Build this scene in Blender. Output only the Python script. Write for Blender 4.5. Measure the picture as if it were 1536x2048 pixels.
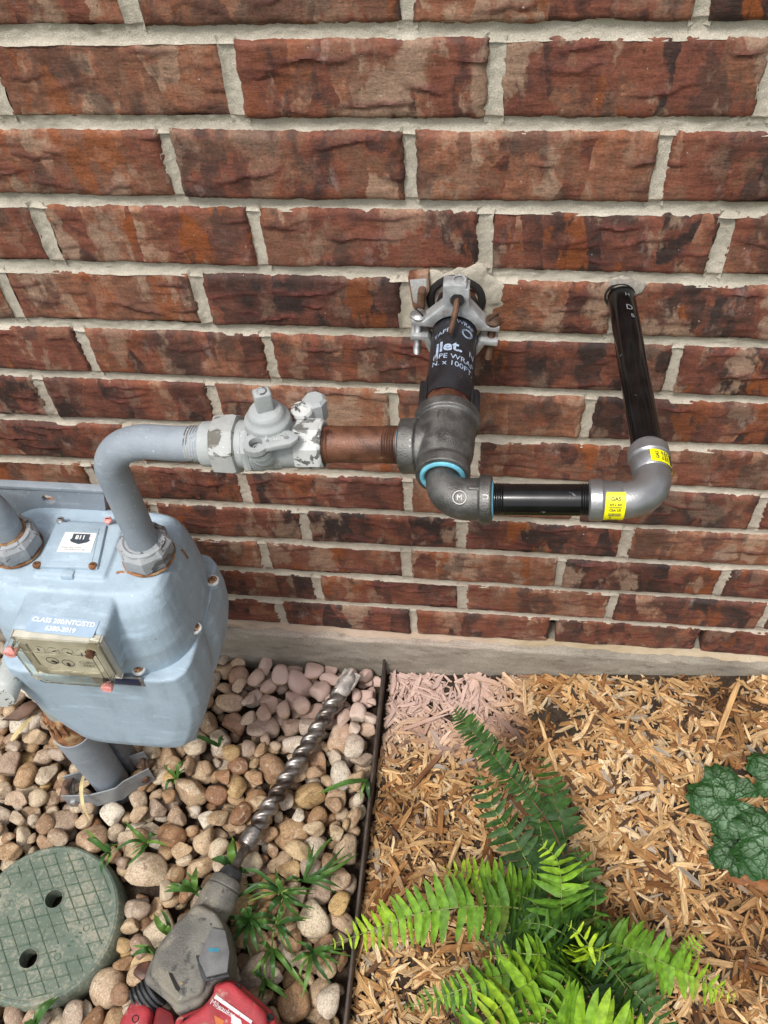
import bpy, bmesh, math, random
import numpy as np
from mathutils import Vector, Matrix

# ------------------------------------------------------------------ camera, world, light
sc = bpy.context.scene
for o in list(bpy.data.objects): bpy.data.objects.remove(o, do_unlink=True)
COL = sc.collection
CAM = np.array([0.05473, -0.73691, 1.31363]); ROT = np.radians([39.16, 3.1094, 6.3331]); FPX = 1762.3
cam = bpy.data.objects.new('camera', bpy.data.cameras.new('camera')); COL.objects.link(cam)
cam.location = CAM; cam.rotation_euler = ROT
cam.data.sensor_fit = 'VERTICAL'; cam.data.sensor_height = 36; cam.data.lens = 36 * FPX / 2048
cam.data.clip_start = 0.02; cam.data.clip_end = 500
sc.camera = cam
SUN_EL, SUN_AZ = math.radians(62), math.radians(205)      # high, behind the camera and a little left
w = bpy.data.worlds.new('World'); sc.world = w; w.use_nodes = True
wt = w.node_tree; wt.nodes.clear()
sky = wt.nodes.new('ShaderNodeTexSky'); sky.sky_type = 'NISHITA'; sky.sun_disc = False
sky.sun_elevation = SUN_EL; sky.sun_rotation = SUN_AZ; sky.dust_density = 4; sky.air_density = 1.0; sky.ozone_density = 1
hs = wt.nodes.new('ShaderNodeHueSaturation'); hs.inputs['Saturation'].default_value = 0.28   # overcast: the cloud takes the blue out
bg = wt.nodes.new('ShaderNodeBackground'); bg.inputs['Strength'].default_value = 0.10
wo = wt.nodes.new('ShaderNodeOutputWorld')
wt.links.new(sky.outputs[0], hs.inputs['Color']); wt.links.new(hs.outputs[0], bg.inputs['Color']); wt.links.new(bg.outputs[0], wo.inputs[0])
sl = bpy.data.lights.new('sun', 'SUN'); sl.energy = 1.5; sl.angle = math.radians(12); sl.color = (1, .97, .92)
so = bpy.data.objects.new('sun', sl); COL.objects.link(so)
sd = Vector((math.sin(SUN_AZ) * math.cos(SUN_EL), math.cos(SUN_AZ) * math.cos(SUN_EL), math.sin(SUN_EL)))
so.rotation_euler = sd.to_track_quat('Z', 'Y').to_euler(); so.location = (0, -2, 4)
sc.view_settings.view_transform = 'Standard'; sc.view_settings.look = 'None'
sc.view_settings.gamma = 1; sc.view_settings.use_curve_mapping = False
sc.view_settings.exposure = 0.85
sc.render.engine = 'CYCLES'
try:
    sc.cycles.use_denoising = True; sc.cycles.denoiser = 'OPENIMAGEDENOISE'
except Exception: pass
sc.cycles.max_bounces = 8; sc.cycles.transparent_max_bounces = 8

# ------------------------------------------------------------------ helpers: pixels to places
def _rot(rx, ry, rz):
    c, s = math.cos, math.sin
    X = np.array([[1,0,0],[0,c(rx),-s(rx)],[0,s(rx),c(rx)]]); Y = np.array([[c(ry),0,s(ry)],[0,1,0],[-s(ry),0,c(ry)]]); Z = np.array([[c(rz),-s(rz),0],[s(rz),c(rz),0],[0,0,1]])
    return Z @ Y @ X
RM = _rot(*ROT)
def at(px, py, y=None, z=None):
    d = RM @ np.array([(px - 768) / FPX, -(py - 1024) / FPX, -1.0])
    t = (y - CAM[1]) / d[1] if y is not None else (z - CAM[2]) / d[2]
    return CAM + t * d
def A(*a): return np.array(a, float)
rng = np.random.default_rng(7)

# ------------------------------------------------------------------ helpers: value noise
def _h(i, j, s):
    n = (i.astype(np.int64) * 374761393 + j.astype(np.int64) * 668265263 + s * 1442695041) & 0xffffffff
    n = ((n ^ (n >> 13)) * 1274126177) & 0xffffffff
    return ((n ^ (n >> 16)) & 0xffff) / 65535.0
def vnoise(x, y, s=0):
    x = np.asarray(x, float); y = np.asarray(y, float)
    i = np.floor(x); j = np.floor(y); fx = x - i; fy = y - j
    fx = fx * fx * (3 - 2 * fx); fy = fy * fy * (3 - 2 * fy)
    a, b, c, d = _h(i, j, s), _h(i + 1, j, s), _h(i, j + 1, s), _h(i + 1, j + 1, s)
    return (a + (b - a) * fx) * (1 - fy) + (c + (d - c) * fx) * fy - 0.5
def fbm(x, y, s=0, o=3):
    r = 0; a = 1
    for k in range(o):
        r = r + a * vnoise(x * 2 ** k, y * 2 ** k, s + k * 17); a *= .5
    return r
def sstep(a, b, x):
    t = np.clip((x - a) / (b - a), 0, 1); return t * t * (3 - 2 * t)

# ------------------------------------------------------------------ helpers: meshes
def mesh_np(name, v, f):
    me = bpy.data.meshes.new(name)
    me.from_pydata([tuple(p) for p in np.asarray(v, float).tolist()], [], [tuple(q) for q in f] if not isinstance(f, np.ndarray) else f.tolist())
    return me
class MB:
    def __init__(s): s.v = []; s.f = []
    def add(s, v, f):
        o = len(s.v); s.v += [tuple(map(float, p)) for p in v]; s.f += [tuple(i + o for i in q) for q in f]; return s
    def loft(s, secs, caps=True, closed=True):
        n = len(secs[0]); v = []; f = []
        for q in secs: v += list(q)
        for k in range(len(secs) - 1):
            for i in range(n if closed else n - 1):
                j = (i + 1) % n; f.append((k * n + i, k * n + j, (k + 1) * n + j, (k + 1) * n + i))
        if caps:
            f.append(tuple(range(n))[::-1]); f.append(tuple(range((len(secs) - 1) * n, len(secs) * n)))
        return s.add(v, f)
    def tube(s, path, r, seg=24, caps=True):
        P = [np.array(p, float) for p in path]; n = len(P)
        R = [r] * n if np.isscalar(r) else list(r)
        T = []
        for i in range(n):
            t = P[min(i + 1, n - 1)] - P[max(i - 1, 0)]; T.append(t / (np.linalg.norm(t) + 1e-12))
        a = A(0, 0, 1) if abs(T[0][2]) < .9 else A(1, 0, 0)
        u = np.cross(T[0], a); u /= np.linalg.norm(u); secs = []
        for i in range(n):
            u = u - T[i] * np.dot(u, T[i]); u /= np.linalg.norm(u); b = np.cross(T[i], u)
            secs.append([P[i] + R[i] * (math.cos(q) * u + math.sin(q) * b) for q in np.linspace(0, 2 * math.pi, seg, endpoint=False)])
        return s.loft(secs, caps)
    def lathe(s, o, ax, prof, seg=32, ph=0, up=None):
        o = np.array(o, float); ax = np.array(ax, float); ax /= np.linalg.norm(ax)
        a = A(0, 0, 1) if abs(ax[2]) < .9 else A(1, 0, 0)
        if up is not None: a = np.array(up, float)
        u = np.cross(ax, a); u /= np.linalg.norm(u); b = np.cross(ax, u)
        return s.loft([[o + d * ax + r * (math.cos(q) * u + math.sin(q) * b) for q in np.linspace(ph, ph + 2 * math.pi, seg, endpoint=False)] for d, r in prof])
    def ring(s, o, ax, R, r, seg=32, k=10):
        o = np.array(o, float); ax = np.array(ax, float); ax /= np.linalg.norm(ax)
        a = A(0, 0, 1) if abs(ax[2]) < .9 else A(1, 0, 0)
        u = np.cross(ax, a); u /= np.linalg.norm(u); b = np.cross(ax, u); v = []; f = []
        for i in range(seg):
            q = 2 * math.pi * i / seg; e = math.cos(q) * u + math.sin(q) * b
            for j in range(k):
                p = 2 * math.pi * j / k; v.append(o + e * (R + r * math.cos(p)) + ax * r * math.sin(p))
        for i in range(seg):
            for j in range(k): f.append((i * k + j, ((i + 1) % seg) * k + j, ((i + 1) % seg) * k + (j + 1) % k, i * k + (j + 1) % k))
        return s.add(v, f)
    def bm(s, b):
        b.verts.index_update(); s.add([p.co[:] for p in b.verts], [[q.index for q in f.verts] for f in b.faces]); b.free(); return s
    def box(s, lo, hi, bev=0.0, seg=2, mtx=None):
        b = bmesh.new(); bmesh.ops.create_cube(b, size=1)
        lo = np.array(lo, float); hi = np.array(hi, float)
        for p in b.verts: p.co = Vector((lo + hi) / 2 + np.array(p.co) * (hi - lo))
        if bev > 0: bmesh.ops.bevel(b, geom=b.edges[:], offset=bev, segments=seg, profile=.5, affect='EDGES')
        if mtx is not None: bmesh.ops.transform(b, matrix=mtx, verts=b.verts[:])
        return s.bm(b)
    def prism(s, poly, vec, bev=0.0, seg=2):
        b = bmesh.new(); vs = [b.verts.new(p) for p in poly]; fc = b.faces.new(vs)
        r = bmesh.ops.extrude_face_region(b, geom=[fc])
        bmesh.ops.translate(b, verts=[g for g in r['geom'] if isinstance(g, bmesh.types.BMVert)], vec=Vector(vec))
        bmesh.ops.recalc_face_normals(b, faces=b.faces[:])
        if bev > 0: bmesh.ops.bevel(b, geom=b.edges[:], offset=bev, segments=seg, profile=.5, affect='EDGES', clamp_overlap=True)
        return s.bm(b)
    def mesh(s, name):
        me = bpy.data.meshes.new(name); me.from_pydata(s.v, [], s.f)
        b = bmesh.new(); b.from_mesh(me); bmesh.ops.recalc_face_normals(b, faces=b.faces[:]); b.to_mesh(me); b.free(); return me
    def build(s, name, m, parent=None, ang=35, cast=None):
        me = s.mesh(name)
        if cast:
            t = bpy.data.objects.new('t', me); COL.objects.link(t)
            r = t.modifiers.new('r', 'REMESH'); r.mode = 'VOXEL'; r.voxel_size = cast[0]; r.use_smooth_shade = True
            if cast[1]:
                q = t.modifiers.new('s', 'SMOOTH'); q.factor = .5; q.iterations = cast[1]
            dg = bpy.context.evaluated_depsgraph_get(); me2 = bpy.data.meshes.new_from_object(t.evaluated_get(dg), depsgraph=dg)
            bpy.data.objects.remove(t, do_unlink=True); bpy.data.meshes.remove(me); me = me2; me.name = name
        return obj(name, me, m, parent, ang if not cast else 180)
def obj(name, me, m=None, parent=None, ang=35):
    me.name = name
    if ang is not None and len(me.polygons):
        me.polygons.foreach_set('use_smooth', [True] * len(me.polygons))
        if ang < 180: me.set_sharp_from_angle(angle=math.radians(ang))
    if m is not None:
        me.materials.clear(); me.materials.append(m)
    o = bpy.data.objects.new(name, me); COL.objects.link(o)
    if parent is not None: setp(o, parent)
    return o
def setp(o, parent):
    o.parent = parent
    if parent.parent is None: o.matrix_parent_inverse = Matrix.Translation(-Vector(parent.location))   # parts are modelled in place
def thing(name, label, cat, loc, group=None):
    o = bpy.data.objects.new(name, None); COL.objects.link(o); o.location = loc; o.empty_display_size = .02
    return tag(o, label, cat, group)
def tag(o, label=None, cat=None, group=None, kind=None):
    if label: o['label'] = label
    if cat: o['category'] = cat
    if group: o['group'] = group
    if kind: o['kind'] = kind
    return o
def text_flat(s, size, bold=0.0):
    c = bpy.data.curves.new('t', 'FONT'); c.body = s; c.size = size; c.align_x = 'CENTER'; c.align_y = 'CENTER'; c.resolution_u = 3; c.offset = bold
    t = bpy.data.objects.new('t', c); COL.objects.link(t)
    dg = bpy.context.evaluated_depsgraph_get(); dg.update()
    me = bpy.data.meshes.new_from_object(t.evaluated_get(dg), depsgraph=dg)
    v = np.array([p.co[:] for p in me.vertices]); f = [tuple(p.vertices) for p in me.polygons]
    bpy.data.objects.remove(t, do_unlink=True); bpy.data.curves.remove(c); bpy.data.meshes.remove(me)
    return v, f
def text(name, s, size, fn, m, parent, bold=0.0):
    """lettering laid on a surface: fn(u, v) gives the place for each outline point"""
    v, f = text_flat(s, size, bold)
    return obj(name, mesh_np(name, [fn(p[0], p[1]) for p in v], f), m, parent, None)
def plane_fn(o, u, v, n, h=.0004):
    o, u, v, n = [np.array(q, float) for q in (o, u, v, n)]
    return lambda a, b: o + a * u + b * v + h * n

# ------------------------------------------------------------------ helpers: materials
class M_:
    def __init__(s, name, rough=.6, metal=0.0, spec=.5):
        s.m = bpy.data.materials.new(name); s.m.use_nodes = True; s.t = s.m.node_tree
        s.b = s.t.nodes['Principled BSDF']; s.o = s.t.nodes['Material Output']
        s.set(s.b, 'Roughness', rough); s.set(s.b, 'Metallic', metal); s.set(s.b, 'Specular IOR Level', spec)
    def set(s, n, k, val):
        i = n.inputs[k]
        if hasattr(val, 'links') and hasattr(val, 'node'): s.t.links.new(val, i)
        elif isinstance(val, (tuple, list)) and len(val) == 3 and i.type == 'RGBA': i.default_value = (*val, 1)
        else: i.default_value = val
    def n(s, typ, props=None, out=0, **ins):
        n = s.t.nodes.new(typ)
        for k, v in (props or {}).items(): setattr(n, k, v)
        for k, v in ins.items(): s.set(n, int(k[1:]) if k[0] == '_' and k[1:].isdigit() else k.replace('_', ' '), v)
        return n.outputs[out]
    def pos(s): return s.n('ShaderNodeNewGeometry')
    def objc(s): return s.n('ShaderNodeTexCoord', out=3)
    def map(s, vec, scale=(1, 1, 1), loc=(0, 0, 0)): return s.n('ShaderNodeMapping', Vector=vec, Scale=scale, Location=loc)
    def noise(s, vec, scale, detail=4, rough=.55, dist=0.0, out=0): return s.n('ShaderNodeTexNoise', out=out, Vector=vec, Scale=scale, Detail=detail, Roughness=rough, Distortion=dist)
    def vor(s, vec, scale, feat='F1', out=0, rnd=1.0): return s.n('ShaderNodeTexVoronoi', {'feature': feat}, out=out, Vector=vec, Scale=scale, Randomness=rnd)
    def rng(s, v, a, b, c=0.0, d=1.0): return s.n('ShaderNodeMapRange', {'interpolation_type': 'SMOOTHSTEP'}, _0=v, _1=a, _2=b, _3=c, _4=d)
    def math(s, op, a, b=0.0, clamp=False): return s.n('ShaderNodeMath', {'operation': op, 'use_clamp': clamp}, _0=a, _1=b)
    def mix(s, f, a, b, mode='MIX'):
        n = s.t.nodes.new('ShaderNodeMix'); n.data_type = 'RGBA'; n.blend_type = mode
        s.set(n, 0, f); s.set(n, 6, a); s.set(n, 7, b); return n.outputs[2]
    def ramp(s, v, stops):
        n = s.t.nodes.new('ShaderNodeValToRGB'); s.t.links.new(v, n.inputs[0]); e = n.color_ramp.elements
        while len(e) < len(stops): e.new(.5)
        for q, (p, c) in zip(e, stops): q.position = p; q.color = (*c, 1)
        return n.outputs[0]
    def sep(s, v, k): return s.n('ShaderNodeSeparateXYZ', out=k, Vector=v)
    def attr(s, name, out=0, typ='GEOMETRY'): return s.n('ShaderNodeAttribute', {'attribute_name': name, 'attribute_type': typ}, out=out)
    def bump(s, h, dist=.001, strength=1.0, prev=None):
        n = s.t.nodes.new('ShaderNodeBump'); s.set(n, 'Height', h); s.set(n, 'Distance', dist); s.set(n, 'Strength', strength)
        if prev is not None: s.t.links.new(prev, n.inputs['Normal'])
        return n.outputs[0]
    def fin(s, col=None, nor=None, rough=None):
        if col is not None: s.set(s.b, 'Base Color', col)
        if nor is not None: s.set(s.b, 'Normal', nor)
        if rough is not None: s.set(s.b, 'Roughness', rough)
        return s.m
def simple(name, col, rough=.6, metal=0.0, var=.25, scale=60, bump=0.0, spec=.5, spots=None):
    """plain paint/metal with mottling; spots = (colour, noise scale, low, high) for chips and stains"""
    q = M_(name, rough, metal, spec); c = q.objc()
    nz = q.noise(c, scale, 5); v = q.rng(nz, .3, .7, 1 - var, 1 + var)
    base = q.mix(1.0, col, q.n('ShaderNodeCombineColor', _0=v, _1=v, _2=v), 'MULTIPLY')
    for sp in (spots or []):
        base = q.mix(q.rng(q.noise(c, sp[1], 6, .6, .4), sp[2], sp[3]), base, sp[0])
    nor = q.bump(q.noise(c, scale * 14, 3), bump) if bump else None
    return q.fin(base, nor, q.rng(nz, .3, .7, rough * .85, min(1, rough * 1.15)))
def dust_mask(q):
    """pale brick dust fallen from the drilled hole: lies on the ground near the wall, on faces that look up"""
    p = q.n('ShaderNodeNewGeometry'); nrm = q.n('ShaderNodeNewGeometry', out=1)
    x, y = q.sep(p, 0), q.sep(p, 1); nz = q.noise(p, 14, 3)
    yy = q.math('ADD', y, q.math('MULTIPLY', q.math('SUBTRACT', nz, .5), .10))
    dx = q.math('DIVIDE', q.math('SUBTRACT', x, -.11), .27); 
    m = q.rng(yy, -.20, -.06); m = q.math('MULTIPLY', m, q.rng(q.math('MULTIPLY', dx, dx), 1.0, .25))
    m = q.math('MULTIPLY', m, q.rng(q.sep(nrm, 2), -.1, .5))
    return q.math('MULTIPLY', m, .95)
DUST = (.55, .39, .34)
# ------------------------------------------------------------------ materials of the setting
def m_brick():
    q = M_('brick_clay', .82, 0, .3); oc = q.n('ShaderNodeObjectInfo', out=1); c0 = q.objc()
    off = q.n('ShaderNodeVectorMath', {'operation': 'SCALE'}, Vector=oc, Scale=13.0)
    c = q.n('ShaderNodeVectorMath', {'operation': 'ADD'}, _0=c0, _1=off)
    R, Gc, B = [q.n('ShaderNodeSeparateColor', out=k, Color=oc) for k in range(3)]
    # colour patches: upright bands with ragged edges, as on rolled and sand-struck face brick
    def patch(sc, loc, lo, hi, warp=.9, det=5):
        w = q.mix(warp * .016, c, q.noise(c, 55, 4, .65, out=1), 'ADD')
        return q.rng(q.noise(q.map(w, sc, loc), 1.0, det, .62), lo, hi)
    bw = q.mix(.010, c, q.noise(c, 90, 4, .6, out=1), 'ADD')
    band = q.n('ShaderNodeSeparateColor', out=0, Color=q.vor(q.map(bw, (30, 1, 5.5)), 1.0, out=1))
    fade = q.rng(q.noise(c, 38, 3), .42, .60)
    soft = q.noise(q.map(bw, (17, 1, 8)), 1.0, 5, .62)
    t = q.math('ADD', q.math('MULTIPLY', soft, .80), q.math('MULTIPLY', q.math('MULTIPLY', q.math('SUBTRACT', band, .5), fade), .62))
    t = q.math('ADD', t, q.math('ADD', q.math('MULTIPLY', q.math('SUBTRACT', R, .5), .34), .085))
    col = q.ramp(t, [(.18, (.038, .023, .020)), (.30, (.082, .036, .027)), (.40, (.140, .050, .033)), (.50, (.190, .066, .040)), (.58, (.160, .078, .050)), (.66, (.240, .096, .054)), (.80, (.310, .190, .128))])
    org = q.math('MULTIPLY', patch((24, 1, 8), (0, 0, 0), .57, .61), q.rng(Gc, .15, .8, .3, .9))
    col = q.mix(org, col, (.235, .068, .020))
    drk = q.math('MULTIPLY', patch((20, 1, 11), (3, 0, 5), .54, .61), .60)
    col = q.mix(drk, col, (.048, .034, .030))
    tan = q.math('MULTIPLY', patch((26, 1, 12), (9, 0, 1), .54, .62), q.rng(B, .1, .9, .3, .9))
    col = q.mix(tan, col, (.285, .185, .128))
    cr = q.attr('crease', 2)
    col = q.mix(q.math('MULTIPLY', cr, .72), col, q.mix(R, (.150, .042, .034), (.095, .036, .032)))
    # fine grain, pits and lime bloom
    gr = q.noise(c, 420, 4, .7); g = q.rng(gr, .25, .75, .72, 1.28)
    col = q.mix(1.0, col, q.n('ShaderNodeCombineColor', _0=g, _1=g, _2=g), 'MULTIPLY')
    st = q.noise(q.map(c, (55, 55, 190)), 1.0, 5, .65); g2 = q.rng(st, .3, .7, .84, 1.16)
    col = q.mix(1.0, col, q.n('ShaderNodeCombineColor', _0=g2, _1=g2, _2=g2), 'MULTIPLY')
    pit = q.rng(q.noise(c, 330, 2, .5), .30, .26); col = q.mix(q.math('MULTIPLY', pit, .8), col, (.018, .012, .010))
    blo = q.math('MULTIPLY', q.rng(q.noise(q.map(c, (30, 30, 16)), 1, 6, .7), .60, .76), .50)
    col = q.mix(blo, col, (.40, .31, .28))
    fle = q.math('MULTIPLY', q.rng(q.noise(c, 240, 2, .5), .76, .79), .7)
    col = q.mix(fle, col, (.58, .53, .47))
    ed = q.attr('edge', 2)                                    # mortar smeared over the arris while laying
    em = q.rng(q.math('ADD', ed, q.math('MULTIPLY', q.math('SUBTRACT', q.noise(c, 75, 5, .7), .5), 1.6)), 1.12, 1.30)
    col = q.mix(q.math('MULTIPLY', em, .7), col, (.46, .41, .34))
    h = q.math('ADD', q.math('MULTIPLY', st, 1.0), q.math('MULTIPLY', gr, .35))
    nor = q.bump(h, .0013, .8)
    return q.fin(col, nor, q.rng(soft, .3, .7, .62, .9))
def m_mortar():
    q = M_('mortar', .95, 0, .2); c = q.objc()
    n1 = q.noise(c, 18, 4); n2 = q.noise(c, 900, 3, .7); n3 = q.noise(c, 120, 4, .6)
    col = q.ramp(n1, [(.3, (.40, .36, .29)), (.55, (.53, .48, .395)), (.75, (.61, .56, .47))])
    g = q.rng(n2, .3, .7, .8, 1.15); col = q.mix(1.0, col, q.n('ShaderNodeCombineColor', _0=g, _1=g, _2=g), 'MULTIPLY')
    z = q.sep(c, 2); pk = q.math('MULTIPLY', q.rng(z, .75, .45), .22)           # red brick dust rubbed into the lower joints
    pk = q.math('MULTIPLY', pk, q.rng(n3, .35, .65)); col = q.mix(pk, col, (.46, .27, .20))
    h = q.math('ADD', n2, q.math('MULTIPLY', n3, 1.2))
    return q.fin(col, q.bump(h, .0012, .8))
def m_concrete():
    q = M_('concrete', .92, 0, .25); c = q.objc()
    n1 = q.noise(q.map(c, (6, 6, 14)), 1.0, 6, .62); n2 = q.noise(c, 500, 3, .7)
    col = q.ramp(n1, [(.28, (.15, .125, .10)), (.45, (.27, .24, .195)), (.6, (.36, .32, .26)), (.75, (.42, .38, .31))])
    pit = q.rng(q.vor(c, 90), .13, .06); pit = q.math('MULTIPLY', pit, q.rng(q.noise(c, 25), .52, .6)); col = q.mix(pit, col, (.06, .05, .04))
    col = q.mix(q.math('MULTIPLY', q.rng(q.noise(q.map(c, (30, 30, 90)), 1, 4), .58, .72), .5), col, (.12, .09, .07))
    col = q.mix(q.math('MULTIPLY', dust_mask(q), .22), col, DUST)
    g = q.rng(n2, .3, .7, .8, 1.2); col = q.mix(1.0, col, q.n('ShaderNodeCombineColor', _0=g, _1=g, _2=g), 'MULTIPLY')
    return q.fin(col, q.bump(q.math('ADD', n2, q.math('MULTIPLY', n1, 2)), .0012, .8))
def m_soil():
    q = M_('soil', .98, 0, .15); c = q.pos(); n1 = q.noise(c, 60, 6, .7); n2 = q.noise(c, .8, 4)
    near = q.ramp(n1, [(.3, (.022, .015, .011)), (.55, (.06, .042, .030)), (.75, (.12, .088, .06))])
    far = q.ramp(q.noise(c, 9, 6, .7), [(.3, (.03, .05, .015)), (.7, (.08, .12, .035))])
    d = q.n('ShaderNodeVectorMath', {'operation': 'LENGTH'}, out=1, _0=c)
    col = q.mix(q.rng(d, 1.2, 1.8), near, far)
    return q.fin(col, q.bump(q.noise(c, 220, 5, .7), .004, 1))
def m_stone(kind):
    q = M_('river_stone_' + kind, .62, 0, .4); c = q.objc()
    if kind == 'single':
        c = q.n('ShaderNodeVectorMath', {'operation': 'SCALE'}, Vector=c, Scale=.015)      # stones of their own are unit shapes
        oc = q.n('ShaderNodeObjectInfo', out=1)
    else:
        oc = q.attr('tone', 0)
    R, Gc, B = [q.n('ShaderNodeSeparateColor', out=k, Color=oc) for k in range(3)]
    off = q.n('ShaderNodeVectorMath', {'operation': 'SCALE'}, Vector=oc, Scale=9.0)
    cc = q.n('ShaderNodeVectorMath', {'operation': 'ADD'}, _0=c, _1=off)
    base = q.ramp(R, [(0, (.33, .175, .090)), (.13, (.50, .34, .20)), (.25, (.62, .48, .33)), (.36, (.28, .145, .080)), (.46, (.66, .565, .44)), (.56, (.43, .275, .17)), (.66, (.74, .69, .61)), (.75, (.40, .31, .25)), (.84, (.56, .38, .16)), (.92, (.64, .575, .50)), (1, (.30, .18, .12))])
    n1 = q.noise(cc, 70, 5, .65, .5); n2 = q.noise(q.map(cc, (50, 50, 150)), 1, 4, .6, .6); n3 = q.noise(cc, 600, 3, .7)
    col = q.mix(q.math('MULTIPLY', q.rng(n1, .46, .66), .55), base, q.mix(1.0, base, (.50, .40, .32), 'MULTIPLY'))
    col = q.mix(q.math('MULTIPLY', q.rng(n2, .52, .70), q.math('MULTIPLY', Gc, .85)), col, (.66, .58, .47))
    g = q.rng(n3, .3, .7, .68, 1.3); col = q.mix(1.0, col, q.n('ShaderNodeCombineColor', _0=g, _1=g, _2=g), 'MULTIPLY')
    sp = q.rng(q.noise(cc, 260, 3, .65), .60, .66); col = q.mix(q.math('MULTIPLY', sp, .45), col, (.13, .085, .06))
    sw = q.rng(q.noise(q.map(cc, (1, 1, 1), (5, 2, 1)), 200, 3, .6), .62, .68); col = q.mix(q.math('MULTIPLY', sw, .45), col, (.75, .69, .60))
    vn = q.rng(q.noise(cc, 130, 3, .6, 1.2), .37, .33); col = q.mix(q.math('MULTIPLY', vn, .6), col, (.12, .07, .045))
    col = q.mix(1.0, col, (.80, .77, .71), 'MULTIPLY')
    col = q.mix(dust_mask(q), col, DUST)
    return q.fin(col, q.bump(q.math('ADD', q.math('MULTIPLY', n1, 1.0), q.math('MULTIPLY', n3, .3)), .0020, .9))
def m_chip():
    q = M_('wood_chip', .8, 0, .25); base = q.attr('tone', 0); gv = q.attr('grain', 1)
    n1 = q.noise(q.map(gv, (60, 700, 700)), 1, 3, .6)
    g = q.rng(n1, .3, .7, .60, 1.28); col = q.mix(1.0, base, q.n('ShaderNodeCombineColor', _0=g, _1=g, _2=g), 'MULTIPLY')
    n2 = q.noise(gv, 90, 4); col = q.mix(q.math('MULTIPLY', q.rng(n2, .55, .72), .5), col, (.17, .075, .03))
    col = q.mix(dust_mask(q), col, DUST)
    return q.fin(col, q.bump(n1, .0012, .7))
BRICK, MORTAR, CONC, SOIL = m_brick(), m_mortar(), m_concrete(), m_soil()
STONE1, STONE2, CHIP = m_stone('single'), m_stone('bed'), m_chip()
DARK = simple('dark_void', (.012, .010, .009), .95, var=.2)

# ------------------------------------------------------------------ ground
def ground_z(x, y):
    x = np.asarray(x, float)
    return np.where(x < -.092, -.030, -.012 + .070 * sstep(-.10, .55, x) * sstep(-.95, -.05, np.asarray(y, float)))
def build_ground():
    xs = np.unique(np.concatenate([[-60, -20, -6, -2, -1.2], np.linspace(-1, 1, 101), [1.2, 2, 6, 20, 60]]))
    ys = np.unique(np.concatenate([[-60, -20, -6, -2.5, -1.4], np.linspace(-1.2, .05, 66), [.4]]))
    X, Y = np.meshgrid(xs, ys, indexing='ij')
    Z = ground_z(X, Y) + .006 * fbm(X * 18, Y * 18, 3) * ((abs(X) < 1.1) & (Y > -1.3))
    Z = np.where((abs(X) > 1.05) | (Y < -1.25), -.03, Z)
    n, m = X.shape; I = np.arange(n * m).reshape(n, m)
    F = np.stack([I[:-1, :-1], I[1:, :-1], I[1:, 1:], I[:-1, 1:]], -1).reshape(-1, 4)
    o = obj('ground', mesh_np('ground', np.stack([X, Y, Z], -1).reshape(-1, 3), F), SOIL, None, 180)
    tag(o, 'dark garden soil under the stones and wood chips', 'soil', kind='structure')
    return o
GROUND = build_ground()

# ------------------------------------------------------------------ brick wall
PITCH = 0.07683; ZTOP = 1.087; LEN = 0.2171; JB = .0112; JH = .0116
HEADS = {0: [-.249, -.025, .200], 1: [-.392, -.175, .046, .264], 2: [-.248, -.026, .193], 3: [-.399, -.180, .0425, .261], 4: [-.471, -.253, -.035, .178],
         5: [-.406, -.191, .026, .248], 6: [-.485, -.270, -.055, .168], 7: [-.395, -.176, .040, .258], 8: [-.475, -.263, -.044, .175, .397],
         9: [-.4035, -.189, .028, .246], 10: [-.475, -.26, -.05, .167, .389], 11: [-.405, -.189, .031, .250], 12: [-.475, -.258, -.045, .171, .394],
         -1: [-.40, -.18, .04, .262], -2: [-.25, -.03, .195], -3: [-.40, -.18, .04, .262]}
WALL = thing('brick_wall', 'rustic red-brown brick house wall with pale mortar joints behind the gas pipes', 'wall', (0, 0, .09))
WEEP = [(12, .171), (12, .394)]
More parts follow.
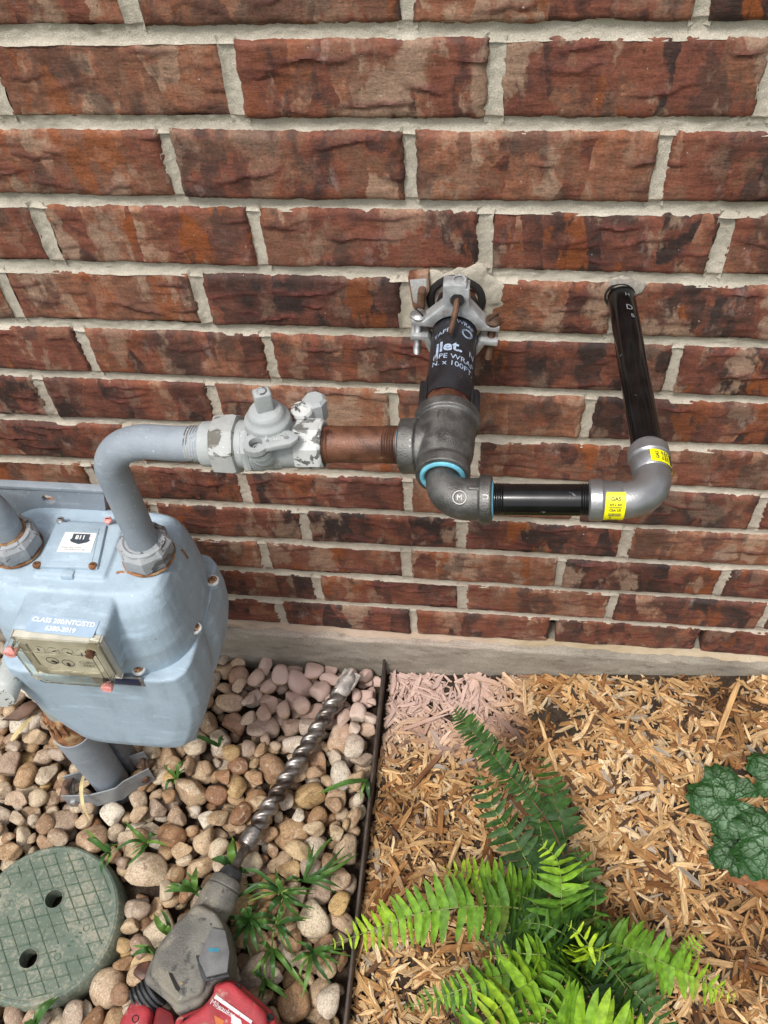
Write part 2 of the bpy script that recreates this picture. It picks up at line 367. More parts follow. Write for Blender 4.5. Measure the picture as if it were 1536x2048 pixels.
def brick_mesh(x0, x1, z0, z1, seed, hi):
    r = np.random.default_rng(seed); nx, nz = (92, 32) if hi else (30, 11)
    u = np.linspace(0, 1, nx + 1); v = np.linspace(0, 1, nz + 1)
    U, V = np.meshgrid(u, v, indexing='ij'); W, H = x1 - x0, z1 - z0
    X = x0 + W * U; Zz = z0 + H * V; sx, sz = r.uniform(0, 50, 2)
    eX = .0016 * fbm(Zz * 90 + sx, Zz * 0 + sz, seed) + .0008 * vnoise(Zz * 500 + sx, X * 0, seed)
    eZ = .0013 * fbm(X * 60 + sz, X * 0 + sx, seed + 5) + .0008 * vnoise(X * 420, X * 0 + sz, seed)
    X = X + eX * np.abs(2 * U - 1) ** 6 * 1.3; Zz = Zz + eZ * np.abs(2 * V - 1) ** 4 * 1.3
    D = np.minimum(np.minimum(U, 1 - U) * W, np.minimum(V, 1 - V) * H)
    rel = .0020 * fbm(X * 22 + sx, Zz * 34 + sz, 1, 3) + .0007 * fbm(X * 75 + sz, Zz * 150 + sx, 2, 3)
    cre = np.zeros_like(X)
    for k in range(r.integers(4, 10)):
        cx, cz = r.uniform(x0, x1), r.uniform(z0 + .006, z1 - .006); ln = r.uniform(.010, .040); an = r.normal(0, .14)
        a = (X - cx) * math.cos(an) + (Zz - cz) * math.sin(an); d = -(X - cx) * math.sin(an) + (Zz - cz) * math.cos(an)
        d = d + .0045 * fbm(a * 55 + k * 7, a * 0 + seed, 9) + a * a * r.normal(0, 3)
        tp = np.clip(1 - (a / ln) ** 2, 0, 1) ** .7; A_ = r.uniform(.0010, .0030)
        h = A_ * sstep(-.0011, .0011, d) * np.exp(-np.clip(d, 0, 1) / r.uniform(.003, .009)) * tp
        rel = rel + h; cre = np.maximum(cre, tp * np.exp(-((d - .0015) / .0032) ** 2) * (A_ / .0024))
    rel = rel - .0038 * np.exp(-D / .0022) - .006 * np.clip(.35 * 1 - (D / .010), 0, 1) * np.clip(fbm(X * 45 + 9, Zz * 45, seed) * 2 - .55, 0, 1)
    Yy = -.0022 - rel + r.normal(0, .0010) + r.normal(0, .006) * (U - .5) * .3
    edge = np.exp(-D / .0024)
    n, m = X.shape; P = np.stack([X, Yy, Zz], -1).reshape(-1, 3); I = np.arange(n * m).reshape(n, m)
    F = np.stack([I[:-1, :-1], I[1:, :-1], I[1:, 1:], I[:-1, 1:]], -1).reshape(-1, 4).tolist()
    ring = np.concatenate([I[:, 0], I[-1, 1:], I[-2::-1, -1], I[0, -2:0:-1]]); B = P[ring].copy(); B[:, 1] = .04
    k = len(P); P = np.concatenate([P, B]); nr = len(ring)
    F += [(int(ring[(i + 1) % nr]), int(ring[i]), k + i, k + (i + 1) % nr) for i in range(nr)]
    me = mesh_np('brick', P, F)
    for nm, arr in (('crease', cre), ('edge', edge)):
        a = me.attributes.new(nm, 'FLOAT', 'POINT'); d = np.zeros(len(P), np.float32); d[:n * m] = np.clip(arr, 0, 1).reshape(-1).astype(np.float32)
        if nm == 'edge': d[n * m:] = 1.0
        a.data.foreach_set('value', d)
    return me
TONES = {}
def build_wall():
    mort = MB(); MV = []; MF = []; nv = 0
    def grid(P):
        nonlocal nv
        n, m = P.shape[:2]; I = np.arange(n * m).reshape(n, m) + nv
        MV.append(P.reshape(-1, 3)); MF.append(np.stack([I[:-1, :-1], I[1:, :-1], I[1:, 1:], I[:-1, 1:]], -1).reshape(-1, 4)); nv += n * m
    XL, XR = -.98, .88
    for row in range(-3, 13):
        hs_ = list(HEADS[row])
        while hs_[0] > XL: hs_.insert(0, hs_[0] - LEN)
        while hs_[-1] < XR: hs_.append(hs_[-1] + LEN)
        zt = ZTOP - row * PITCH; zb = zt - PITCH
        for a, b in zip(hs_[:-1], hs_[1:]):
            cxm = (a + b) / 2
            hi = row >= -1 and -.72 < cxm < .62 and not (row < 5 and abs(cxm) > .56)
            seed = 1000 + row * 40 + int((cxm + 2) * 50)
            me = brick_mesh(a + JH / 2, b - JH / 2, zb + JB / 2, zt - JB / 2, seed, hi)
            o = obj('brick', me, BRICK, WALL, 50)
            rr = np.random.default_rng(seed + 3); c = rr.uniform(0, 1, 3); o.color = (c[0], c[1], c[2], 1)
        for h in hs_:                                         # head joints
            if any(r == row and abs(h - x) < .01 for r, x in WEEP): continue
            t = np.linspace(-1, 1, 11); zz = np.linspace(zb + .002, zt - .002, 30)
            Tt, Zz = np.meshgrid(t, zz, indexing='ij'); sd_ = row * 31 + int(h * 1000)
            X = h + Tt * .0084 + .0016 * fbm(Zz * 70, Tt * 0 + h * 91, sd_)
            rec = .0026 * (1 - np.abs(Tt) ** 2.6) + .0002
            slop = np.clip(fbm(Zz * 60 + h * 13, np.sign(Tt) * 3 + h * 50, sd_) * 2.2 - .15, 0, 1)
            Y = rec + .0010 * fbm(X * 260, Zz * 260, sd_) - .0036 * slop * np.abs(Tt) ** 3 * .55
            grid(np.stack([X, Y, Zz], -1))
    xs = np.arange(XL - .1, XR + .1, .0028); t = np.linspace(-1, 1, 12)
    for row in range(-3, 13):                                 # bed joints
        zc = ZTOP - row * PITCH; Xx, Tt = np.meshgrid(xs, t, indexing='ij')
        Zz = zc + Tt * .0086 + .0016 * fbm(Xx * 34, Xx * 0 + row * 7.3, row + 50)
        rec = .0024 * (1 - np.abs(Tt) ** 2.6) + .0000
        slop = np.clip(fbm(Xx * 42 + 5, np.sign(Tt) * 2 + row * 3.7, row + 90) * 2.2 - .10, 0, 1)
        Y = rec + .0012 * fbm(Xx * 210, Zz * 260, row) - .0020 * slop * np.abs(Tt) ** 3
        grid(np.stack([Xx, Y, Zz], -1))
    # the bottom joint: a fillet of yellowish mortar squeezed out on the slab
    o = obj('mortar', mesh_np('mortar', np.concatenate(MV), np.concatenate(MF)), MORTAR, WALL, 180)
    b = MB().box((XL, .042, -.05), (XR, .055, 1.4)); b.build('cavity_back', DARK, WALL)
build_wall()
def build_foundation():
    XL, XR = -1.02, .92; xs = np.linspace(XL, XR, 500)
    prof = [(.05, .0865), (-.004, .0860), (-.0125, .0845), (-.0150, .081), (-.0160, .06), (-.0165, .03), (-.017, 0), (-.0175, -.05), (-.018, -.12)]
    pp = []
    for (a, b) in zip(prof[:-1], prof[1:]):
        for k in range(5): pp.append((a[0] + (b[0] - a[0]) * k / 5, a[1] + (b[1] - a[1]) * k / 5))
    pp = np.array(pp); X, K = np.meshgrid(xs, np.arange(len(pp)), indexing='ij')
    Y = pp[K, 0] + .0022 * fbm(X * 14, pp[K, 1] * 40, 5) + .0012 * fbm(X * 110, pp[K, 1] * 160, 8); Z = pp[K, 1] + .0018 * fbm(X * 30, K * .3, 12) * (pp[K, 1] > .05)
    n, m = X.shape; I = np.arange(n * m).reshape(n, m)
    F = np.stack([I[:-1, :-1], I[:-1, 1:], I[1:, 1:], I[1:, :-1]], -1).reshape(-1, 4)
    o = obj('foundation', mesh_np('foundation', np.stack([X, Y, Z], -1).reshape(-1, 3), F), CONC, None, 180)
    tag(o, 'weathered grey concrete slab edge under the brick wall', 'foundation')
    # mortar squeezed onto the ledge
    q = M_('ledge_mortar', .95, 0, .2); c = q.objc(); col = q.ramp(q.noise(q.map(c, (12, 1, 40)), 1, 5, .6), [(.3, (.26, .20, .12)), (.5, (.42, .33, .215)), (.7, (.50, .41, .31))])
    pk = q.math('MULTIPLY', q.rng(q.sep(c, 0), -.42, -.30), q.rng(q.sep(c, 0), .14, .04)); col = q.mix(q.math('MULTIPLY', pk, .5), col, (.46, .33, .28))
    led = q.fin(col, q.bump(q.noise(c, 500, 4, .7), .0015, 1))
    xs = np.arange(XL, XR, .004); t = np.linspace(0, 1, 9); X, T = np.meshgrid(xs, t, indexing='ij')
    wdt = .0065 + .009 * fbm(X * 22, X * 0, 31) ; Y = .004 - T * (wdt + .004); 
    Z = .0955 - .0105 * T ** .8 + .0028 * fbm(X * 90, T * 3, 33) + .002 * fbm(X * 25, T * 2, 35)
    Z = np.maximum(Z, .0862 - .02 * (T > .999))
    I = np.arange(X.size).reshape(X.shape)
    F = np.stack([I[:-1, :-1], I[:-1, 1:], I[1:, 1:], I[1:, :-1]], -1).reshape(-1, 4)
    obj('mortar_fillet', mesh_np('mortar_fillet', np.stack([X, Y, Z], -1).reshape(-1, 3), F), led, o, 180)
build_foundation()
# ------------------------------------------------------------------ landscape edging, valve box
STEEL_ED = simple('edging_steel', (.060, .045, .038), .55, .25, var=.5, scale=40, bump=.0003, spots=[((.17, .10, .07), 30, .6, .75)])
def build_edging():
    ys = np.linspace(-.014, -.85, 40); secs = []
    for y in ys:
        x = -.0945 + (-y) * .014 + .0012 * float(vnoise(y * 9, 0)); t = .0022; zt = .030 + .003 * float(vnoise(y * 6, 2)) - .004 * sstep(-.35, -.7, y)
        secs.append([(x - t, y, -.07), (x - t, y, zt - .001), (x - t + .001, y, zt), (x + t - .001, y, zt), (x + t, y, zt - .001), (x + t, y, -.07)])
    o = MB().loft(secs).build('edging_strip', STEEL_ED)
    tag(o, 'dark steel landscape edging strip between the river stones and the wood chips', 'edging')
build_edging()

LIDC = A(-.532, -.4625, 0); LIDR = .106
def build_lid():
    q = M_('green_plastic', .6, 0, .4); c = q.objc(); n = q.noise(c, 22, 5, .65); n2 = q.noise(c, 240, 4, .6)
    col = q.ramp(n, [(.3, (.088, .122, .094)), (.55, (.128, .158, .122)), (.75, (.22, .22, .17))])
    dirt = q.math('MULTIPLY', q.rng(q.math('ADD', n2, q.math('MULTIPLY', n, .7)), .82, 1.02), .55); col = q.mix(dirt, col, (.33, .30, .22))
    pl = q.fin(col, q.bump(n2, .0005, .6))
    q = M_('green_plastic_groove', .8); c = q.objc(); gr = q.fin(q.ramp(q.noise(c, 60, 4), [(.3, (.05, .095, .065)), (.7, (.14, .16, .11))]))
    root = thing('valve_box_lid', 'round green plastic valve box lid with diamond grid and two finger holes', 'lid', (LIDC[0], LIDC[1], -.03))
    z = .010; holes = [(at(108, 1798, z=z), .0125), (at(57, 1917, z=z), .0125)]
    # lid plate cut by its two holes: polar/cartesian sheet with hole cells removed and hole walls added
    b = bmesh.new(); bmesh.ops.create_circle(b, cap_ends=False, radius=LIDR - .006, segments=96)
    e0 = b.edges[:]
    for hc, hr in holes:
        r = bmesh.ops.create_circle(b, cap_ends=False, radius=hr, segments=28, matrix=Matrix.Translation((hc[0] - LIDC[0], hc[1] - LIDC[1], 0)))
    bmesh.ops.triangle_fill(b, use_beauty=True, edges=b.edges[:])
    # drop faces that fell inside the holes
    kill = [f for f in b.faces if any((f.calc_center_median() - Vector((hc[0] - LIDC[0], hc[1] - LIDC[1], 0))).length < hr * .8 and all((v.co - Vector((hc[0] - LIDC[0], hc[1] - LIDC[1], 0))).length < hr * 1.02 for v in f.verts) for hc, hr in holes)]
    bmesh.ops.delete(b, geom=kill, context='FACES')
    for v in b.verts: v.co += Vector((LIDC[0], LIDC[1], z))
    m = MB().bm(b)
    for hc, hr in holes:
        v = []; f = []; n = 28
        for zz, rr in ((z + .0012, hr + .0014), (z + .0012, hr), (z - .03, hr)): v += [(hc[0] + rr * math.cos(2 * math.pi * i / n), hc[1] + rr * math.sin(2 * math.pi * i / n), zz) for i in range(n)]
        for k in range(2): f += [(k * n + i, k * n + (i + 1) % n, (k + 1) * n + (i + 1) % n, (k + 1) * n + i) for i in range(n)]
        m.add(v, f)
    m.build('lid_plate', pl, root, 40)
    MB().loft([[(LIDC[0] + r * math.cos(a), LIDC[1] + r * math.sin(a), zz) for a in np.linspace(0, 2 * math.pi, 96, endpoint=False)] for r, zz in
               ((LIDR - .007, z - .001), (LIDR - .0065, z + .0008), (LIDR - .0035, z + .0012), (LIDR - .0035, z + .0002), (LIDR - .002, z + .0001), (LIDR, z - .0015), (LIDR + .0015, z - .009), (LIDR + .0035, z - .012), (LIDR + .004, z - .05))], caps=False).build('rim', pl, root, 50)
    MB().lathe((LIDC[0], LIDC[1], -.09), (0, 0, 1), [(0, LIDR - .01), (.04, LIDR - .01)], 40).build('shaft', DARK, root)
    # raised diamond grid: thin ribs, left out on two smooth bosses
    dirs = [math.radians(-52), math.radians(18)]; pitch = .0172; boss = [(LIDC[:2] + A(.052, -.022), .030, .016, math.radians(58)), (LIDC[:2] + A(-.052, .030), .032, .018, math.radians(58))]
    g = MB()
    for a in dirs:
        d = A(math.cos(a), math.sin(a)); nrm = A(-d[1], d[0])
        for k in range(-6, 7):
            o = LIDC[:2] + nrm * pitch * (k + .5); hl = math.sqrt(max((LIDR - .010) ** 2 - (pitch * (k + .5)) ** 2, 0))
            if hl < .01: continue
            ts = np.arange(-hl, hl, .002); run = []
            for t in list(ts) + [9]:
                ok = False
                if t < 9:
                    p = o + d * t; ok = all(np.linalg.norm(p - hc[:2]) > hr + .002 for hc, hr in holes)
                    for bc, ba, bb, bang in boss:
                        e = p - bc; ex = e[0] * math.cos(bang) + e[1] * math.sin(bang); ey = -e[0] * math.sin(bang) + e[1] * math.cos(bang)
                        if (ex / ba) ** 2 + (ey / bb) ** 2 < 1: ok = False
                if ok: run.append(p)
                else:
                    if len(run) > 2:
                        secs = []
                        for p in (run[0], run[-1]):
                            secs.append([(*(p + nrm * .0012), z - .0005), (*(p + nrm * .0006), z + .0011), (*(p - nrm * .0006), z + .0011), (*(p - nrm * .0012), z - .0005)])
                        g.loft(secs)
                    run = []
    g.build('grid_rib', gr, root, 20)
    for c_ in (boss[0][0] + A(.012, .02), boss[0][0] - A(.016, .02), boss[1][0] + A(.012, .016), boss[1][0] - A(.01, .012), LIDC[:2] + A(.002, -.012)):
        MB().ring((c_[0], c_[1], z), (0, 0, 1), .0042, .0007, 20, 6).build('emblem_ring', gr, root)
    for c_ in (boss[0][0] + A(.0, .004), boss[1][0] + A(0, .002)):
        for k in range(4):
            p = c_ + A(math.cos(math.radians(58)), math.sin(math.radians(58))) * (k - 1.5) * .007
            MB().box((p[0] - .0025, p[1] - .0012, z - .001), (p[0] + .0025, p[1] + .0012, z + .0007), .0004).build('embossed_mark', gr, root)
build_lid()

# ------------------------------------------------------------------ river stones
RISER = A(-.499, -.252)
def stone_shape(seed, sub=3):
    r = np.random.default_rng(seed); b = bmesh.new(); bmesh.ops.create_icosphere(b, subdivisions=sub, radius=1)
    P = np.array([v.co[:] for v in b.verts]); F = [[q.index for q in f.verts] for f in b.faces]; b.free()
    e = r.uniform(2.0, 3.0); s = (np.abs(P) ** e).sum(1) ** (-1 / e); P = P * s[:, None]
    for k in range(r.integers(3, 8)):                          # a few flattened facets, worn round
        n = r.normal(size=3); n /= np.linalg.norm(n); d = P @ n; lim = r.uniform(.52, .84)
        over = np.clip(d - lim, 0, 1); P -= n * (over * .86)[:, None]
    P += .10 * np.stack([fbm(P[:, 1] * 1.3 + seed, P[:, 2] * 1.3, seed + i) for i in range(3)], 1)
    P[:, 0] *= 1 + r.uniform(-.25, .25) * P[:, 1]
    return P, F
SHAPES = [stone_shape(200 + k, 3) for k in range(14)]
SHAPES_LO = [stone_shape(200 + k, 2) for k in range(14)]
def build_stones():
    r = np.random.default_rng(11)
    bed = bpy.data.objects.new('stone_bed', None); COL.objects.link(bed); bed.location = (-.40, -.35, -.03)
    tag(bed, 'bed of tan and brown rounded river stones around the gas meter', 'stone bed', kind='structure')
    meshes = []
    for k, (P, F) in enumerate(SHAPES):
        me = mesh_np('stone', P, F); me.materials.append(STONE1); me.polygons.foreach_set('use_smooth', [True] * len(me.polygons)); meshes.append(me)
    x0, x1, y0, y1, g = -.86, -.100, -.80, -.018, .003
    nx, ny = int((x1 - x0) / g), int((y1 - y0) / g); Hm = np.full((nx, ny), -.034)
    gx = x0 + (np.arange(nx) + .5) * g; gy = y0 + (np.arange(ny) + .5) * g
    S = []
    def bad(x, y, rad):
        if (x - LIDC[0]) ** 2 + (y - LIDC[1]) ** 2 < (LIDR + rad * .85) ** 2: return True
        if (x - RISER[0]) ** 2 + (y - RISER[1]) ** 2 < (.032 + rad * .8) ** 2: return True
        return x + rad > x1 + .003 or y + rad * .9 > y1 + .004 or x - rad < x0 or y - rad < y0
    def bare(x, y):   # the small patch of open soil beside the lid
        return ((x + .405) / .035) ** 2 + ((y + .385) / .04) ** 2 < 1
    N = 1650
    for i in range(N):
        big = i > 300
        a = float(np.clip(r.lognormal(math.log(.0165 if big else .013), .28), .009, .0285)); bb = a * r.uniform(.62, .95); c = min(bb, a * r.uniform(.45, .80)); th = r.uniform(0, math.pi)
        ct, st = math.cos(th), math.sin(th); best = None
        for k in range(14):
            x, y = r.uniform(x0, x1), r.uniform(y0, y1)
            if bad(x, y, bb): continue
            if bare(x, y) and i % 9: continue
            i0, i1 = max(int((x - a - x0) / g), 0), min(int((x + a - x0) / g) + 1, nx); j0, j1 = max(int((y - a - y0) / g), 0), min(int((y + a - y0) / g) + 1, ny)
            dx = gx[i0:i1, None] - x; dy = gy[None, j0:j1] - y
            e = ((dx * ct + dy * st) / a) ** 2 + ((-dx * st + dy * ct) / bb) ** 2; ins = e < 1
            if not ins.any(): continue
            sh = c * np.sqrt(np.clip(1 - e, 0, 1)); sub = Hm[i0:i1, j0:j1]
            zc = float(np.percentile((sub + sh)[ins], 93))
            if best is None or zc + c < best[0]: best = (zc + c, zc, x, y, (i0, i1, j0, j1), ins, sh)
        if best is None: continue
        top, zc, x, y, (i0, i1, j0, j1), ins, sh = best
        if top > .021: continue
        sub = Hm[i0:i1, j0:j1]; sub[ins] = np.maximum(sub[ins], (zc + sh)[ins])
        S.append((x, y, zc, a, bb, c, th, top))
    # the 300 that show largest are stones of their own
    def shows(s):
        d = np.linalg.norm(CAM - A(*s[:3])); v = RM.T @ (A(*s[:3]) - CAM); px, py = 768 + FPX * v[0] / -v[2], 1024 - FPX * v[1] / -v[2]
        if not (-20 < px < 1556 and py < 2070): return -1
        i, j = int((s[0] - x0) / g), int((s[1] - y0) / g); k = 3
        vis = np.mean(Hm[max(i - k, 0):i + k + 1, max(j - k, 0):j + k + 1] < s[7] + .001)
        return vis * s[3] * s[4] / d ** 2
    order = sorted(range(len(S)), key=lambda i: -shows(S[i])); own = set(order[:300])
    MVs, MFs, TN, nv = [], [], [], 0
    for i, (x, y, zc, a, bb, c, th, top) in enumerate(S):
        k = int(r.integers(len(SHAPES))); M = Matrix.Translation((x, y, zc)) @ Matrix.Rotation(th, 4, 'Z') @ Matrix.Rotation(r.normal(0, .16), 4, 'X') @ Matrix.Rotation(r.normal(0, .16), 4, 'Y') @ Matrix.Diagonal((a * 1.04, bb * 1.04, c * 1.04, 1))
        tone = (r.uniform(), r.uniform() ** 1.5, r.uniform())
        if i in own:
            o = bpy.data.objects.new('stone', meshes[k]); COL.objects.link(o); o.color = (*tone, 1); o.matrix_basis = M; setp(o, bed)
        else:
            P, F = SHAPES_LO[k]; Q = (np.array(M)[:3, :3] @ P.T).T + np.array(M)[:3, 3]
            MVs.append(Q); MFs.append(np.array(F) + nv); nv += len(P); TN.append(np.tile([*tone, 1], (len(P), 1)))
    me = mesh_np('filler_stones', np.concatenate(MVs), np.concatenate(MFs)); at_ = me.attributes.new('tone', 'FLOAT_COLOR', 'POINT'); at_.data.foreach_set('color', np.concatenate(TN).astype(np.float32).ravel())
    o = obj('filler_stones', me, STONE2, bed, 180); o['kind'] = 'stuff'
    return Hm, (x0, y0, g)
HM, HMG = build_stones()
def stone_top(x, y, rad=.004):
    x0, y0, g = HMG; i, j = int((x - x0) / g), int((y - y0) / g); k = max(1, int(rad / g))
    s = HM[max(i - k, 0):i + k + 1, max(j - k, 0):j + k + 1]
    return float(s.max()) if s.size else 0.0

# ------------------------------------------------------------------ wood chip mulch
CHIPV = {}
def chip_geo(r, L, w, t):
    """one splintered chip: four cross-sections, uneven ends, slight bend"""
    xs = np.array([-.5, r.uniform(-.3, -.1), r.uniform(.1, .3), .5]) * L; bend = r.normal(0, .05) * L; P = []
    for k, x in enumerate(xs):
        f = 1.0 if k in (1, 2) else r.uniform(.25, .9); wy = w * f * r.uniform(.8, 1.1); tz = t * (f * .5 + .5); oy = r.normal(0, .12) * w; oz = bend * (1 - (2 * x / L) ** 2)
        sk = r.normal(0, .35) * w if k in (0, 3) else 0
        P += [(x + sk, oy - wy / 2, oz - tz / 2), (x - sk, oy + wy / 2, oz - tz / 2), (x - sk * .6, oy + wy / 2 * .9, oz + tz / 2), (x + sk * .6, oy - wy / 2 * .9, oz + tz / 2)]
    return np.array(P)
CF = [(3, 2, 1, 0), (12, 13, 14, 15)] + [(k * 4 + i, k * 4 + (i + 1) % 4, (k + 1) * 4 + (i + 1) % 4, (k + 1) * 4 + i) for k in range(3) for i in range(4)]
def chip_tone(r):
    k = r.uniform(); pal = [(.55, .335, .150), (.64, .425, .215), (.44, .235, .092), (.70, .52, .31), (.30, .140, .052), (.40, .32, .24), (.13, .068, .036)]
    c = np.array(pal[r.choice(7, p=[.25, .21, .18, .13, .11, .05, .07])]); return c * r.uniform(.70, 1.08)
def mulch_surface(x, y): return ground_z(x, y) + .006 + .004 * fbm(np.asarray(x) * 16, np.asarray(y) * 16, 77)
def build_mulch():
    r = np.random.default_rng(23)
    bed = bpy.data.objects.new('mulch_bed', None); COL.objects.link(bed); bed.location = (.2, -.3, 0)
    tag(bed, 'bed of shredded tan wood chips beside the river stones', 'mulch', kind='structure')
    V, F, T, Gq, nv = [], [], [], [], 0
    x0, x1, y0, y1 = -.0875, .80, -.80, -.0185
    def place(x, y, L, w, t, lift):
        P = chip_geo(r, L, w, t); yaw = r.uniform(0, math.pi); pit = r.normal(0, .13); rol = r.normal(0, .35)
        M = Matrix.Rotation(yaw, 3, 'Z') @ Matrix.Rotation(pit, 3, 'Y') @ Matrix.Rotation(rol, 3, 'X'); Q = (np.array(M) @ P.T).T
        x = min(max(x, x0 + np.ptp(Q[:, 0]) / 2), x1); y = min(y, y1 - np.ptp(Q[:, 1]) / 2 * .9)
        Q += [x, y, float(mulch_surface(x, y)) + lift]; return P, Q
    N = 20000; own = 0
    for i in range(N):
        x, y = r.uniform(x0, x1), y0 + (y1 - y0) * r.uniform() ** .92
        hole = float(fbm(x * 11 + 3, y * 11, 41)) ; top = i / N
        if hole > .40 and r.uniform() < .82: continue
        bigc = r.uniform() < .09; tiny = i % 3 == 0
        L = float(np.clip(r.lognormal(math.log(.0195), .5), .006, .060)) * (1.35 if bigc else 1); w = float(np.clip(L * r.uniform(.10, .30), .0012, .0085)) * (1.25 if bigc else 1); t = max(.0007, w * r.uniform(.18, .5))
        if tiny: L *= .5; w *= .6
        P, Q = place(x, y, L, w, t, -.006 + .014 * top * r.uniform(.4, 1))
        V.append(Q); F += [tuple(a + nv for a in f) for f in CF]; nv += 16
        damp = 1 - .55 * float(sstep(.12, .5, fbm(x * 8 + 1, y * 8 + 6, 55))); T.append(np.tile([*(chip_tone(r) * damp * [1, damp ** .25, damp ** .5]), 1], (16, 1))); Gq.append(P + r.uniform(0, 30, 3) * [1, 0, 0])
    me = mesh_np('wood_chips', np.concatenate(V), F)
    a = me.attributes.new('tone', 'FLOAT_COLOR', 'POINT'); a.data.foreach_set('color', np.concatenate(T).astype(np.float32).ravel())
    a = me.attributes.new('grain', 'FLOAT_VECTOR', 'POINT'); a.data.foreach_set('vector', np.concatenate(Gq).astype(np.float32).ravel())
    obj('wood_chips', me, CHIP, bed, 30)['kind'] = 'stuff'
    # the largest pieces lie on top and are chips of their own
    protos = []
    for k in range(26):
        L = r.uniform(.024, .044); w = r.uniform(.0036, .0085); t = r.uniform(.0012, .0032); P = chip_geo(r, L, w, t); me = mesh_np('wood_chip', P, CF)
        c = chip_tone(r) if k > 3 else np.array([(.05, .034, .026), (.075, .045, .03), (.30, .26, .21), (.16, .07, .03)][k]); a = me.attributes.new('tone', 'FLOAT_COLOR', 'POINT'); a.data.foreach_set('color', np.tile([*c, 1], (16, 1)).astype(np.float32).ravel())
        a = me.attributes.new('grain', 'FLOAT_VECTOR', 'POINT'); a.data.foreach_set('vector', (P + [k * 3.1, 0, 0]).astype(np.float32).ravel())
        me.materials.append(CHIP); protos.append(me)
    def put(x, y, k, yaw, sc_=(1, 1, 1), lift=.007):
        o = bpy.data.objects.new('wood_chip', protos[k]); COL.objects.link(o)
        o.matrix_basis = Matrix.Translation((x, y, float(mulch_surface(x, y)) + lift)) @ Matrix.Rotation(yaw, 4, 'Z') @ Matrix.Rotation(r.normal(0, .12), 4, 'Y') @ Matrix.Rotation(r.normal(0, .3), 4, 'X') @ Matrix.Diagonal((*sc_, 1)); setp(o, bed)
    for (ax, ay, bx, by, wd) in [(780, 1455, 905, 1420, 1.9), (895, 1740, 925, 1660, 1.5), (775, 1700, 800, 1745, 1.6), (1240, 1760, 1300, 1880, 1.2), (1360, 1770, 1365, 1850, 1.5), (1080, 1450, 1110, 1540, 1.2), (830, 1560, 880, 1500, 1.1), (1420, 1500, 1460, 1400, 1.2)]:
        p, q_ = at(ax, ay, z=.02), at(bx, by, z=.02); k = int(r.integers(26)); L = np.linalg.norm(q_ - p)
        put((p[0] + q_[0]) / 2, (p[1] + q_[1]) / 2, k, math.atan2(q_[1] - p[1], q_[0] - p[0]), (L / .034, wd, 1.2), .009)
    for i in range(286):
        py = r.uniform(1350, 2040); px = r.uniform(715 if py > 1800 else 770, 1530); p = at(px, py, z=.02)
        if not (x0 + .018 < p[0] < x1 and p[1] < y1 - .018): continue
        s = r.uniform(.65, 1.1); put(p[0], p[1], int(r.integers(26)), r.uniform(0, math.pi), (s, s * r.uniform(.7, 1.1), s))
build_mulch()
# ------------------------------------------------------------------ metals and paints
PAINT = None
def m_paint(name, col, chalk=(.50, .56, .60), chips=None, rough=.55, rust=False):
    q = M_(name, rough, 0, .4); c = q.objc(); n1 = q.noise(c, 16, 5, .6); n2 = q.noise(c, 420, 3, .6); n3 = q.noise(c, 70, 5, .65)
    base = q.mix(q.math('MULTIPLY', q.rng(n1, .35, .7), .45), col, chalk)
    base = q.mix(q.math('MULTIPLY', q.rng(n3, .52, .75), .35), base, tuple(.72 * k for k in col))
    if chips: base = q.mix(q.rng(q.noise(c, chips[1], 5, .65, .6), chips[2], chips[2] + .03), base, chips[0])
    if rust: base = q.mix(q.math('MULTIPLY', q.rng(q.noise(c, 38, 4, .6), .70, .78), .8), base, (.25, .09, .03))
    gm = q.math('MULTIPLY', q.rng(q.noise(q.map(c, (30, 30, 9)), 1.0, 5, .65), .48, .72), .38); base = q.mix(gm, base, tuple(.60 * k for k in col))
    sk = q.math('MULTIPLY', q.rng(q.noise(q.map(c, (14, 40, 60)), 1.0, 5, .7), .54, .70), .50); base = q.mix(sk, base, tuple(min(.8, 1.55 * k) for k in col))
    dk = q.rng(q.noise(c, 150, 3, .5), .745, .765); base = q.mix(q.math('MULTIPLY', dk, .7), base, (.10, .105, .11))
    sp = q.rng(q.noise(c, 300, 2), .70, .74); base = q.mix(q.math('MULTIPLY', sp, .5), base, (.72, .76, .78))
    return q.fin(base, q.bump(q.math('ADD', q.math('MULTIPLY', n2, .6), n3), .0010, .55), q.rng(n1, .3, .7, rough * .85, rough * 1.2))
METER = m_paint('meter_paint', (.325, .415, .495), (.42, .515, .59))
PIPEGREY = m_paint('pipe_paint', (.235, .270, .310), (.33, .36, .39))
VALVEP = m_paint('valve_paint', (.325, .345, .345), (.46, .48, .48), ((.085, .085, .085), 55, .66))
NUTP = m_paint('nut_paint', (.30, .315, .33), (.40, .42, .43), ((.10, .10, .105), 60, .56))
UNIONP = m_paint('union_paint', (.35, .36, .35), (.50, .50, .49), ((.115, .105, .085), 38, .525))
CHIPPED = m_paint('chipped_paint', (.50, .51, .50), (.66, .66, .64), ((.10, .095, .09), 70, .52))
IRON = simple('malleable_iron', (.165, .160, .152), .45, .8, var=.3, scale=70, bump=.0006)
RUST = simple('rusty_steel', (.115, .048, .027), .45, .25, var=.55, scale=45, bump=.0004, spots=[((.055, .016, .012), 35, .52, .62), ((.20, .12, .07), 60, .62, .72)])
RUSTY = simple('orange_rust', (.27, .115, .045), .9, 0, var=.5, scale=120, bump=.0015, spots=[((.40, .27, .14), 60, .5, .65)])
BLACKP = simple('black_lacquered_pipe', (.005, .0047, .005), .17, 0, var=.4, scale=60, spec=.45, spots=[((.11, .11, .115), 70, .675, .72)])
